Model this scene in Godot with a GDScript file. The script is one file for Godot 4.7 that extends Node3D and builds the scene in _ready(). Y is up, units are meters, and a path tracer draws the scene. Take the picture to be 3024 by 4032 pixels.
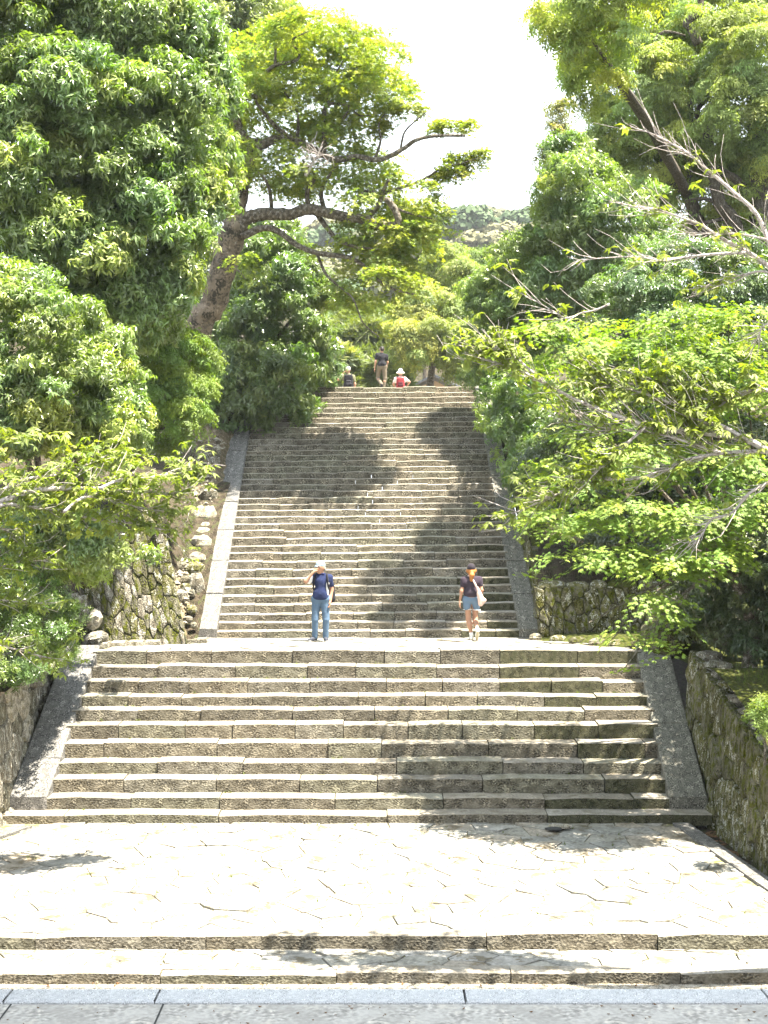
extends Node3D

const F := 5500.0      # focal length in photo pixels
const YC := 5.5        # eye height above the road
const CX := 1512.0
const CY := 2050.0     # horizon row in the photo

var rng := RandomNumberGenerator.new()
var used := {}
var M := {}


func _ready() -> void:
	rng.seed = 7
	# ---- camera, sky, sun, exposure
	var cam := Camera3D.new()
	cam.name = "camera"
	cam.fov = rad_to_deg(2.0 * atan(2016.0 / F))
	cam.near = 0.1
	cam.far = 2000.0
	cam.position = Vector3(0, YC, 0)
	cam.rotation.x = atan(34.0 / F)
	add_child(cam)
	var we := WorldEnvironment.new()
	we.name = "environment"
	var env := Environment.new()
	env.background_mode = Environment.BG_SKY
	var sm := ProceduralSkyMaterial.new()
	sm.sky_top_color = Color(0.665, 0.70, 0.74)
	sm.sky_horizon_color = Color(0.74, 0.76, 0.775)
	sm.sky_curve = 0.15
	sm.ground_bottom_color = Color(0.30, 0.32, 0.26)
	sm.ground_horizon_color = Color(0.60, 0.63, 0.62)
	sm.sun_angle_max = 18.0
	var sky := Sky.new()
	sky.sky_material = sm
	env.sky = sky
	env.tonemap_mode = Environment.TONE_MAPPER_LINEAR
	env.tonemap_exposure = 6.2
	env.fog_enabled = true
	env.fog_density = 0.0003
	env.fog_light_color = Color(0.93, 0.95, 0.97)
	env.sdfgi_enabled = true
	env.ssao_enabled = true
	env.ssil_enabled = true
	we.environment = env
	add_child(we)
	var sun := DirectionalLight3D.new()
	sun.name = "sun"
	sun.light_color = Color(1.0, 0.965, 0.90)
	sun.light_energy = 1.6
	sun.light_angular_distance = 0.53
	sun.shadow_enabled = true
	add_child(sun)
	var to_sun := Vector3(0.30, 1.0, 0.14).normalized()
	sun.look_at_from_position(to_sun * 50.0, Vector3.ZERO, Vector3.FORWARD)

	make_noise()
	make_materials()
	make_sprigs()
	setting()
	walls()
	trees()
	people()


# ------------------------------------------------------------------ helpers
func W(px: float, py: float, d: float) -> Vector3:
	return Vector3((px - CX) * d / F, YC + (CY - py) * d / F, -d)


func numbered(called: String, parent: Node) -> String:
	var k := str(parent.get_instance_id()) + called
	var n: int = used.get(k, 0)
	used[k] = n + 1
	return called if n == 0 else "%s_%03d" % [called, n]


func tag(o: Node, label: String, category: String, group := "") -> Node:
	o.set_meta("label", label)
	o.set_meta("category", category)
	if group:
		o.set_meta("group", group)
	return o


func thing(called: String, label: String, category: String, group := "", at := Vector3.ZERO) -> Node3D:
	var o := Node3D.new()
	o.name = numbered(called, self)
	o.position = at
	add_child(o, true)
	tag(o, label, category, group)
	return o


func put(called: String, mesh: Mesh, mat: Material, parent: Node = self, at := Vector3.ZERO) -> MeshInstance3D:
	var o := MeshInstance3D.new()
	o.name = numbered(called, parent)
	o.mesh = mesh
	if mat:
		o.material_override = mat
	o.position = at
	parent.add_child(o, true)
	return o


func struct(called: String, mesh: Mesh, mat: Material, at := Vector3.ZERO) -> MeshInstance3D:
	var o := put(called, mesh, mat, self, at)
	o.set_meta("kind", "structure")
	return o


func ST(smooth := false) -> SurfaceTool:
	var st := SurfaceTool.new()
	st.begin(Mesh.PRIMITIVE_TRIANGLES)
	st.set_smooth_group(0 if smooth else -1)
	return st


func done(st: SurfaceTool, into: ArrayMesh = null) -> ArrayMesh:
	st.generate_normals()
	return st.commit(into)


# a triangle whose front faces the side from which a, b, c run anticlockwise
func tri(st: SurfaceTool, a: Vector3, b: Vector3, c: Vector3) -> void:
	st.add_vertex(a)
	st.add_vertex(c)
	st.add_vertex(b)


func quad(st: SurfaceTool, a: Vector3, b: Vector3, c: Vector3, d: Vector3) -> void:
	tri(st, a, b, c)
	tri(st, a, c, d)


func box(st: SurfaceTool, lo: Vector3, hi: Vector3) -> void:
	var p := []
	for i in 8:
		p.append(Vector3(hi.x if i & 1 else lo.x, hi.y if i & 2 else lo.y, hi.z if i & 4 else lo.z))
	quad(st, p[4], p[5], p[7], p[6])
	quad(st, p[1], p[0], p[2], p[3])
	quad(st, p[0], p[4], p[6], p[2])
	quad(st, p[5], p[1], p[3], p[7])
	quad(st, p[6], p[7], p[3], p[2])
	quad(st, p[0], p[1], p[5], p[4])


func curve(pts: Array, per: int) -> PackedVector3Array:
	var out := PackedVector3Array()
	var n := pts.size()
	for i in n - 1:
		var p0: Vector3 = pts[maxi(i - 1, 0)]
		var p1: Vector3 = pts[i]
		var p2: Vector3 = pts[i + 1]
		var p3: Vector3 = pts[mini(i + 2, n - 1)]
		for k in per:
			out.append(p1.cubic_interpolate(p2, p0, p3, float(k) / per))
	out.append(pts[n - 1])
	return out


func tube(st: SurfaceTool, pts: PackedVector3Array, r0: float, r1: float, sides := 7, rough := 0.0) -> void:
	var n := pts.size()
	var ref := Vector3(0.3, 0.2, 1).normalized()
	var rings := []
	for i in n:
		var t := (pts[mini(i + 1, n - 1)] - pts[maxi(i - 1, 0)]).normalized()
		var u := t.cross(ref)
		if u.length() < 0.05:
			u = t.cross(Vector3.RIGHT)
		u = u.normalized()
		var v := t.cross(u)
		var r := lerpf(r0, r1, float(i) / maxf(n - 1, 1))
		var ring := PackedVector3Array()
		for s in sides:
			var a := TAU * s / sides
			var rr := r * (1.0 + rough * rng.randf_range(-1, 1))
			ring.append(pts[i] + (u * cos(a) + v * sin(a)) * rr)
		rings.append(ring)
	for i in n - 1:
		for s in sides:
			var s2 := (s + 1) % sides
			quad(st, rings[i][s], rings[i][s2], rings[i + 1][s2], rings[i + 1][s])
	var e: Vector3 = pts[n - 1] + (pts[n - 1] - pts[maxi(n - 2, 0)]).normalized() * r1
	for s in sides:
		tri(st, rings[n - 1][s], rings[n - 1][(s + 1) % sides], e)
		tri(st, rings[0][(s + 1) % sides], rings[0][s], pts[0])


func rnd_dir() -> Vector3:
	var z := rng.randf_range(-1, 1)
	var a := rng.randf_range(0, TAU)
	var s := sqrt(1.0 - z * z)
	return Vector3(s * cos(a), z, s * sin(a))


# ------------------------------------------------------------------ textures and materials
var N1: PackedByteArray
var N2: PackedByteArray
var N3: PackedByteArray
const TS := 512


func noise_bytes(kind: int, freq: float, oct: int, s: int) -> PackedByteArray:
	var n := FastNoiseLite.new()
	n.noise_type = kind
	n.frequency = freq
	n.fractal_octaves = oct
	n.seed = s
	if kind == FastNoiseLite.TYPE_CELLULAR:
		n.cellular_return_type = FastNoiseLite.RETURN_DISTANCE
		n.fractal_type = FastNoiseLite.FRACTAL_NONE
	var im := n.get_seamless_image(TS, TS)
	im.convert(Image.FORMAT_L8)
	return im.get_data()


func make_noise() -> void:
	N1 = noise_bytes(FastNoiseLite.TYPE_SIMPLEX_SMOOTH, 0.008, 5, 3)
	N2 = noise_bytes(FastNoiseLite.TYPE_SIMPLEX, 0.05, 4, 11)
	N3 = noise_bytes(FastNoiseLite.TYPE_CELLULAR, 0.06, 1, 5)


# colour texture: a..b by coarse noise, c where coarse noise passes a threshold, fine mottling and specks
func tex(a: Color, b: Color, c: Color, c_from: float, mottle: float, speck: float, shift := 0) -> ImageTexture:
	var out := PackedByteArray()
	out.resize(TS * TS * 3)
	var la := a
	var lb := b
	var o := 0
	for i in TS * TS:
		var n1 := N1[(i + shift * 7919) % (TS * TS)] / 255.0
		var n2 := N2[(i + shift * 104729) % (TS * TS)] / 255.0
		var n3 := N3[i] / 255.0
		var t := clampf((n1 - 0.5) * 1.8 + 0.5 + (n2 - 0.5) * 0.5, 0, 1)
		var r := la.r + (lb.r - la.r) * t
		var g := la.g + (lb.g - la.g) * t
		var bl := la.b + (lb.b - la.b) * t
		var m := clampf((N1[(i + 131072 + shift * 3571) % (TS * TS)] / 255.0 + (n2 - 0.5) * 0.55 - c_from) * 6.0, 0, 1)
		r += (c.r - r) * m
		g += (c.g - g) * m
		bl += (c.b - bl) * m
		var rough := 0.4 + 1.2 * clampf((N1[(i + 90000) % (TS * TS)] / 255.0 - 0.42) * 4.0, 0, 1)
		var k := 1.0 + ((n2 - 0.5) * mottle + (n3 - 0.5) * speck) * rough
		out[o] = int(clampf(r * k, 0, 1) * 255.0)
		out[o + 1] = int(clampf(g * k, 0, 1) * 255.0)
		out[o + 2] = int(clampf(bl * k, 0, 1) * 255.0)
		o += 3
	return ImageTexture.create_from_image(Image.create_from_data(TS, TS, false, Image.FORMAT_RGB8, out))


func bump_tex(w1: float, w2: float, w3: float) -> ImageTexture:
	var out := PackedByteArray()
	out.resize(TS * TS)
	for i in TS * TS:
		var k := 0.35 + 1.3 * clampf((N1[(i + 90000) % (TS * TS)] / 255.0 - 0.42) * 4.0, 0, 1) if w2 > 0.7 else 1.0
		out[i] = int(clampf(128.0 + (N1[i] - 128.0) * w1 + (N2[i] - 128.0) * w2 * k + (N3[i] - 128.0) * w3 * k, 0, 255))
	return ImageTexture.create_from_image(Image.create_from_data(TS, TS, false, Image.FORMAT_L8, out))


func lin(r: float, g: float, b: float) -> Color:
	return Color(r, g, b).linear_to_srgb()


func mat(name_: String, t: Texture2D, bump: Texture2D, size: Vector3, rough: float, depth_cm: float, tint := Color.WHITE) -> StandardMaterial3D:
	var m := StandardMaterial3D.new()
	m.resource_name = name_
	m.albedo_color = tint
	m.albedo_texture = t
	m.roughness = rough
	m.uv1_triplanar = true
	m.uv1_world_triplanar = true
	m.uv1_triplanar_sharpness = 4.0
	m.uv1_scale = Vector3(1.0 / size.x, 1.0 / size.y, 1.0 / size.z)
	m.metallic_specular = 0.3
	if bump:
		m.heightmap_enabled = true
		m.heightmap_texture = bump
		m.heightmap_scale = depth_cm
	return m


func plain(name_: String, c: Color, rough := 0.8, spec := 0.3) -> StandardMaterial3D:
	var m := StandardMaterial3D.new()
	m.resource_name = name_
	m.albedo_color = c
	m.roughness = rough
	m.metallic_specular = spec
	return m


func make_materials() -> void:
	var chisel := bump_tex(0.15, 0.75, 0.55)
	var fine := bump_tex(0.3, 0.6, 0.15)
	var one := Vector3.ONE
	var grey := lin(0.215, 0.198, 0.16)
	var brown := lin(0.118, 0.106, 0.081)
	var light := lin(0.29, 0.265, 0.21)
	var tr := tex(brown, grey, light, 0.68, 0.42, 0.32)
	var tr2 := tex(lin(0.10, 0.092, 0.066), lin(0.175, 0.16, 0.122), lin(0.085, 0.085, 0.055), 0.62, 0.6, 0.45, 3)
	var tt := tex(lin(0.23, 0.21, 0.18), lin(0.31, 0.29, 0.25), lin(0.18, 0.16, 0.12), 0.64, 0.25, 0.15, 5)
	var tints := [Color(1, 1, 1), Color(0.93, 0.92, 0.90), Color(1, 0.985, 0.96), Color(0.95, 0.96, 0.93), Color(0.88, 0.875, 0.865)]
	M.riser = []
	M.riser_low = []
	M.tread = []
	for i in 5:
		M.riser.append(mat("riser_stone", tr, chisel, Vector3(1.7, 1.3, 1.7), 0.9, 2.2, tints[i]))
		M.riser_low.append(mat("lower_riser_stone", tr, chisel, Vector3(1.5, 1.1, 1.5), 0.9, 3.2, tints[i]))
		M.tread.append(mat("tread_stone", tt, fine, Vector3(1.6, 1.6, 1.6), 0.85, 0.8, tints[i]))
	M.riser_moss = mat("mossy_riser_stone", tr2, chisel, Vector3(0.8, 0.8, 0.8), 0.9, 3.0, Color(0.84, 0.86, 0.78))
	var tg := tex(lin(0.105, 0.102, 0.096), lin(0.165, 0.16, 0.15), lin(0.27, 0.26, 0.245), 0.68, 0.5, 0.55, 1)
	M.granite = mat("granite", tg, fine, Vector3(0.9, 0.9, 0.9), 0.8, 1.0)
	M.granite_dark = mat("granite", tg, fine, Vector3(0.9, 0.9, 0.9), 0.85, 1.2, Color(1.05, 1.05, 1.0))
	M.kerb = mat("kerb_granite", tex(lin(0.47, 0.48, 0.49), lin(0.57, 0.575, 0.58), lin(0.62, 0.62, 0.62), 0.7, 0.3, 0.25, 2), fine, Vector3(0.7, 0.7, 0.7), 0.75, 1.6)
	var tp := tex(lin(0.23, 0.22, 0.195), lin(0.32, 0.308, 0.28), lin(0.125, 0.11, 0.08), 0.64, 0.25, 0.15, 4)
	M.pave = []
	for i in 4:
		M.pave.append(mat("paving_stone", tp, fine, Vector3(2.2, 2.2, 2.2), 0.85, 1.0, [Color(1, 1, 1), Color(0.95, 0.95, 0.93), Color(1, 0.97, 0.93), Color(0.92, 0.93, 0.93)][i]))
	M.joint = mat("joint_soil", tex(lin(0.20, 0.175, 0.12), lin(0.32, 0.29, 0.22), lin(0.13, 0.14, 0.05), 0.55, 0.5, 0.3, 6), fine, one, 1.0, 2.0)
	M.joint_moss = mat("mossy_joint", tex(lin(0.05, 0.045, 0.025), lin(0.09, 0.085, 0.045), lin(0.05, 0.06, 0.012), 0.55, 0.5, 0.3, 22), fine, one, 1.0, 2.0)
	M.gravel = mat("gravel", tex(lin(0.34, 0.30, 0.24), lin(0.42, 0.39, 0.32), lin(0.25, 0.21, 0.14), 0.66, 0.6, 0.5, 7), chisel, Vector3(0.6, 0.6, 0.6), 1.0, 2.0)
	M.road = mat("asphalt", tex(lin(0.34, 0.322, 0.292), lin(0.43, 0.41, 0.376), lin(0.45, 0.42, 0.37), 0.68, 0.25, 0.12, 8), fine, Vector3(2.6, 2.6, 2.6), 0.9, 0.5)
	M.seal = plain("joint_filler", lin(0.05, 0.05, 0.048), 0.9)
	M.soil = mat("soil", tex(lin(0.035, 0.027, 0.018), lin(0.075, 0.06, 0.04), lin(0.05, 0.06, 0.02), 0.6, 0.6, 0.4, 9), chisel, Vector3(1.3, 1.3, 1.3), 1.0, 5.0)
	M.scree = mat("dry_soil", tex(lin(0.13, 0.10, 0.062), lin(0.27, 0.22, 0.15), lin(0.12, 0.11, 0.05), 0.62, 0.7, 0.6, 10), chisel, Vector3(0.9, 0.9, 0.9), 1.0, 6.0)
	M.moss = mat("moss", tex(lin(0.04, 0.052, 0.010), lin(0.085, 0.095, 0.014), lin(0.06, 0.05, 0.02), 0.62, 0.7, 0.4, 11), chisel, Vector3(0.5, 0.5, 0.5), 1.0, 3.0)
	var lich := tex(lin(0.14, 0.12, 0.085), lin(0.25, 0.235, 0.19), lin(0.42, 0.41, 0.36), 0.60, 0.6, 0.4, 12)
	var mossy := tex(lin(0.085, 0.085, 0.012), lin(0.18, 0.165, 0.11), lin(0.40, 0.40, 0.36), 0.60, 0.7, 0.4, 13)
	var mossy2 := tex(lin(0.20, 0.19, 0.15), lin(0.12, 0.11, 0.065), lin(0.085, 0.095, 0.008), 0.50, 0.6, 0.4, 14)
	M.wall = []
	for v in [lich, mossy, mossy2]:
		M.wall.append(mat("wall_stone", v, chisel, Vector3(0.7, 1.1, 0.7), 0.95, 4.0))
		M.wall.append(mat("wall_stone", v, chisel, Vector3(0.9, 1.5, 0.9), 0.95, 4.0, Color(0.85, 0.85, 0.82)))
	M.pale_stone = mat("pale_boulder", tex(lin(0.30, 0.27, 0.21), lin(0.42, 0.39, 0.33), lin(0.17, 0.15, 0.09), 0.62, 0.5, 0.3, 15), chisel, Vector3(0.8, 0.8, 0.8), 0.95, 4.0)
	M.bark_pale = mat("pale_bark", tex(lin(0.25, 0.20, 0.15), lin(0.15, 0.12, 0.085), lin(0.045, 0.04, 0.03), 0.53, 0.5, 0.2, 16), chisel, Vector3(2.2, 2.6, 2.2), 0.95, 4.0)
	M.bark_dark = mat("dark_bark", tex(lin(0.075, 0.062, 0.046), lin(0.13, 0.11, 0.085), lin(0.22, 0.20, 0.17), 0.66, 0.6, 0.3, 17), chisel, Vector3(0.4, 1.0, 0.4), 0.95, 5.0)
	M.bark_mid = mat("mottled_bark", tex(lin(0.09, 0.075, 0.055), lin(0.19, 0.16, 0.12), lin(0.34, 0.31, 0.27), 0.60, 0.6, 0.3, 18), chisel, Vector3(0.6, 0.6, 0.6), 0.95, 4.0)
	M.twig = mat("grey_twig", tex(lin(0.44, 0.39, 0.36), lin(0.58, 0.53, 0.50), lin(0.18, 0.14, 0.12), 0.6, 0.4, 0.3, 19), fine, Vector3(0.3, 0.3, 0.3), 0.8, 0.5)
	M.gate_wood = mat("weathered_wood", tex(lin(0.12, 0.075, 0.045), lin(0.19, 0.13, 0.08), lin(0.10, 0.07, 0.05), 0.6, 0.3, 0.1, 20), fine, Vector3(0.5, 3, 0.5), 0.8, 0.6)
	M.roof_tile = mat("roof_tile", tex(lin(0.10, 0.105, 0.115), lin(0.17, 0.175, 0.19), lin(0.24, 0.245, 0.26), 0.62, 0.3, 0.2, 21), fine, one, 0.55, 0.6)
	# leaves: colour comes from the vertices and the copies; thin enough to let light through
	M.leaf = leaf_mat("glossy_leaf", 0.28, 0.70, Color(0.90, 1.0, 0.42))
	M.leaf_soft = leaf_mat("soft_leaf", 0.5, 0.4, Color(0.95, 1.0, 0.40))
	M.far_olive = []
	for c in [lin(0.155, 0.15, 0.075), lin(0.125, 0.135, 0.07)]:
		var fm := leaf_mat("far_leaf", 0.7, 0.3, Color(0.4, 0.42, 0.25))
		fm.albedo_color = c
		M.far_olive.append(fm)
	M.far_green = leaf_mat("far_leaf", 0.7, 0.3, Color(0.4, 0.45, 0.25))
	M.far_green.albedo_color = lin(0.075, 0.115, 0.05)


func leaf_mat(n: String, rough: float, spec: float, back: Color) -> StandardMaterial3D:
	var m := StandardMaterial3D.new()
	m.resource_name = n
	m.vertex_color_use_as_albedo = true
	m.roughness = rough
	m.metallic_specular = spec
	m.backlight_enabled = true
	m.backlight = back
	m.cull_mode = BaseMaterial3D.CULL_DISABLED
	return m


# ------------------------------------------------------------------ stone pieces
# a step stone between x0 and x1 whose worn nosing is at depth d (metres from the eye), top at yt; a tread that falls a little to the front
func step_stone(x0: float, x1: float, yt: float, h: float, d: float, run: float, tilt: float, worn: float) -> ArrayMesh:
	var r := worn
	var a := ST()
	var b := ST()
	var n := clampi(int((x1 - x0) / 0.45), 1, 4)
	var prof := []
	var dz := rng.randf_range(-0.012, 0.012)
	var dy := rng.randf_range(-0.013, 0.013)
	for i in n + 1:
		var x := lerpf(x0, x1, float(i) / n)
		var j := rng.randf_range(-0.015, 0.015)
		var k := rng.randf_range(-0.011, 0.011)
		var y := yt + tilt * x + dy + k
		var e := 0.012 if i == 0 or i == n else 0.0
		prof.append([
			Vector3(x, y - h, -d + dz + j - 0.005), Vector3(x, y - e, -d + dz + j),
			Vector3(x, y + r * 0.5 - e, -d + dz + j - r * 0.35), Vector3(x, y + r * 0.8 - e, -d + dz + j - r * 1.4),
			Vector3(x, y + r * 0.8 + 0.004, -d - run - 0.12), Vector3(x, y - h, -d - run - 0.12)])
	for i in n:
		var p: Array = prof[i]
		var q: Array = prof[i + 1]
		quad(a, p[0], q[0], q[1], p[1])
		quad(b, p[1], q[1], q[2], p[2])
		quad(b, p[2], q[2], q[3], p[3])
		quad(b, p[3], q[3], q[4], p[4])
	for i in [0, n]:
		var p: Array = prof[i]
		for k in range(1, 5):
			if i == 0:
				tri(a, p[0], p[k], p[k + 1])
			else:
				tri(a, p[0], p[k + 1], p[k])
	var m := done(a)
	return done(b, m)


func stone_step(called: String, parent: Node, mesh: ArrayMesh, riser: Material, tread: Material) -> void:
	var o := put(called, mesh, null, parent)
	mesh.surface_set_material(0, riser)
	mesh.surface_set_material(1, tread)


# irregular cells that fill a w by h rectangle
func cells(w: float, h: float, cw: float, ch: float, jit: float, skew := 0.0, running := false) -> Array:
	var nx := maxi(1, roundi(w / cw))
	var ny := maxi(1, roundi(h / ch))
	var sites := {}
	for i in range(-2, nx + 2):
		for j in range(-2, ny + 2):
			var off := 0.5 if running and (j & 1) else 0.0
			var p := Vector2((i + 0.5 + off + rng.randf_range(-jit, jit)) * w / nx, (j + 0.5 + rng.randf_range(-jit, jit)) * h / ny)
			sites[Vector2i(i, j)] = p
	var out := []
	for i in range(-1, nx + 1):
		for j in range(-1, ny + 1):
			var s: Vector2 = sites[Vector2i(i, j)]
			var poly := PackedVector2Array([Vector2(0, 0), Vector2(w, 0), Vector2(w, h), Vector2(0, h)])
			for di in range(-2, 3):
				for dj in range(-2, 3):
					if di == 0 and dj == 0:
						continue
					var key := Vector2i(i + di, j + dj)
					if sites.has(key):
						var o: Vector2 = sites[key]
						poly = cut(poly, (s + o) * 0.5, (o - s), Vector2(1.0 / (cw * cw), 1.0 / (ch * ch)) if cw != ch else Vector2.ONE)
						if poly.size() < 3:
							break
				if poly.size() < 3:
					break
			if poly.size() >= 3:
				if skew != 0.0:
					for k in poly.size():
						poly[k].x += poly[k].y * skew
				out.append(poly)
	return out


func cut(poly: PackedVector2Array, mid: Vector2, n: Vector2, metric: Vector2) -> PackedVector2Array:
	var out := PackedVector2Array()
	var nn := n * metric
	var c := poly.size()
	for i in c:
		var a := poly[i]
		var b := poly[(i + 1) % c]
		var da := (a - mid).dot(nn)
		var db := (b - mid).dot(nn)
		if da <= 0:
			out.append(a)
		if (da < 0 and db > 0) or (da > 0 and db < 0):
			out.append(a.lerp(b, da / (da - db)))
	return out


# a stone from a flat outline: rim sunk in the joint, face proud by "bulge"; at() takes (u, v, height above the face) to a point
func cell_stone(poly: PackedVector2Array, gap: float, deep: float, bulge: float, shrink: float, at: Callable) -> ArrayMesh:
	if bulge > 0.03:   # rough stone: bend the straight sides
		var bent := PackedVector2Array()
		for i in poly.size():
			var p := poly[i]
			var q := poly[(i + 1) % poly.size()]
			bent.append(p)
			if p.distance_to(q) > 0.12:
				bent.append(p.lerp(q, rng.randf_range(0.35, 0.65)) + (q - p).orthogonal() * rng.randf_range(-0.02, 0.10))
		poly = bent
	var c := Vector2.ZERO
	for p in poly:
		c += p
	c /= poly.size()
	var n := poly.size()
	var area := 0.0
	for i in n:
		area += poly[i].cross(poly[(i + 1) % n])
	if absf(area) * 0.5 < 0.004:
		return null
	var size := sqrt(absf(area) * 0.5)
	var rim := []
	var rim0 := []
	var top := []
	var mid := []
	for p in poly:
		var k := maxf(0.3, 1.0 - 2.0 * gap / size)
		var q: Vector2 = c + (p - c) * k
		var q2: Vector2 = c + (p - c) * k * shrink
		var q3: Vector2 = c + (p - c) * k * (shrink * 0.6)
		rim0.append(at.call(q.x, q.y, -deep))
		rim.append(at.call(q.x, q.y, bulge * 0.25))
		top.append(at.call(q2.x, q2.y, bulge * rng.randf_range(0.75, 1.1)))
		mid.append(at.call(q3.x, q3.y, bulge * rng.randf_range(0.95, 1.2)))
	var m: Vector3 = at.call(c.x, c.y, bulge * rng.randf_range(0.95, 1.2))
	var st := ST()
	for i in n:
		var j := (i + 1) % n
		quad(st, rim0[i], rim0[j], rim[j], rim[i])
		quad(st, rim[i], rim[j], top[j], top[i])
		if bulge > 0.03:
			quad(st, top[i], top[j], mid[j], mid[i])
			tri(st, mid[i], mid[j], m)
		else:
			tri(st, top[i], top[j], m)
	return done(st)


func boulder(r: Vector3, s: int, rough := 0.28) -> ArrayMesh:
	var n := FastNoiseLite.new()
	n.seed = s
	n.frequency = 0.9
	var st := ST()
	var rows := 6
	var cols := 9
	var p := []
	for i in rows + 1:
		var row := []
		for j in cols:
			var th := PI * i / rows
			var ph := TAU * j / cols
			var v := Vector3(sin(th) * cos(ph), cos(th), sin(th) * sin(ph))
			# squarish, broken shape
			var k := 1.0 / pow(pow(absf(v.x), 3.0) + pow(absf(v.y), 3.0) + pow(absf(v.z), 3.0), 1.0 / 3.0)
			row.append(v * r * lerpf(1.0, k, 0.6) * (1.0 + rough * n.get_noise_3dv(v * 1.7 + Vector3(s, 0, 0))))
		p.append(row)
	for i in rows:
		for j in cols:
			var j2 := (j + 1) % cols
			quad(st, p[i + 1][j2], p[i + 1][j], p[i][j], p[i][j2])
	return done(st)


# a grid surface: f(x, d) gives the height
func land(x0: float, x1: float, d0: float, d1: float, step: float, f: Callable) -> ArrayMesh:
	var st := ST(true)
	var nx := int(ceil((x1 - x0) / step))
	var nd := int(ceil((d1 - d0) / step))
	var h := []
	for i in nx + 1:
		var col := []
		for j in nd + 1:
			var x := lerpf(x0, x1, float(i) / nx)
			var d := lerpf(d0, d1, float(j) / nd)
			col.append(Vector3(x, f.call(x, d), -d))
		h.append(col)
	for i in nx:
		for j in nd:
			quad(st, h[i][j], h[i + 1][j], h[i + 1][j + 1], h[i][j + 1])
	return done(st)


const UP_Y := [2484.2, 2450.3, 2415, 2378, 2342.7, 2308.8, 2276.3, 2241.7, 2208.5, 2177.3, 2148.1, 2117.6, 2088, 2061, 2035.2, 2007.5, 1983.7, 1958, 1931.5]
const UP_Y2 := [1907.8, 1884.1, 1859.7, 1836.6, 1814.2, 1790.8, 1771.9, 1751.5, 1729.2, 1704.7, 1683, 1664.7, 1645.8, 1626, 1606.4, 1587, 1565.8, 1545.4, 1525.1]
const LOW_Y := [2561.3, 2624.2, 2682.6, 2741, 2795, 2852, 2925.6, 2999.8, 3066.5, 3141.4, 3209.4]
const Z1 := 30.9
const UT := 0.31
const Z0 := 27.94
const LT := 0.40
var y_land := 0.0
var y_terr := 0.0
var y_top := 0.0
var d_top := 0.0


func hill_noise(x: float, d: float) -> float:
	return sin(x * 0.9 + d * 0.37) * 0.12 + sin(x * 0.31 - d * 0.83) * 0.18


func left_ground(x: float, d: float) -> float:
	var base := y_land - 0.25
	if d > 29.0:
		var slope := y_land + (d - 30.0) * 0.56
		var bank := y_land + 2.7 + (d - 31.0) * 0.25
		var k := clampf((-4.9 - x) / 1.0, 0, 1)
		base = lerpf(slope - 0.1, bank, k)
		base = minf(base, y_top + 0.25 + maxf(0, -x - 6.0) * 0.12)
	base += maxf(0.0, -x - 8.0) * 0.25
	return base + hill_noise(x, d)


func right_ground(x: float, d: float) -> float:
	var base := YC - 2.68 - maxf(0.0, 25.0 - d) * 0.22
	if d > 30.6:
		base = minf(y_land + 1.1 + (d - 30.6) * 0.48, y_top + 0.2)
	base += maxf(0.0, x - 9.0) * 0.25
	return base + hill_noise(x, d) * 0.6


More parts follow.
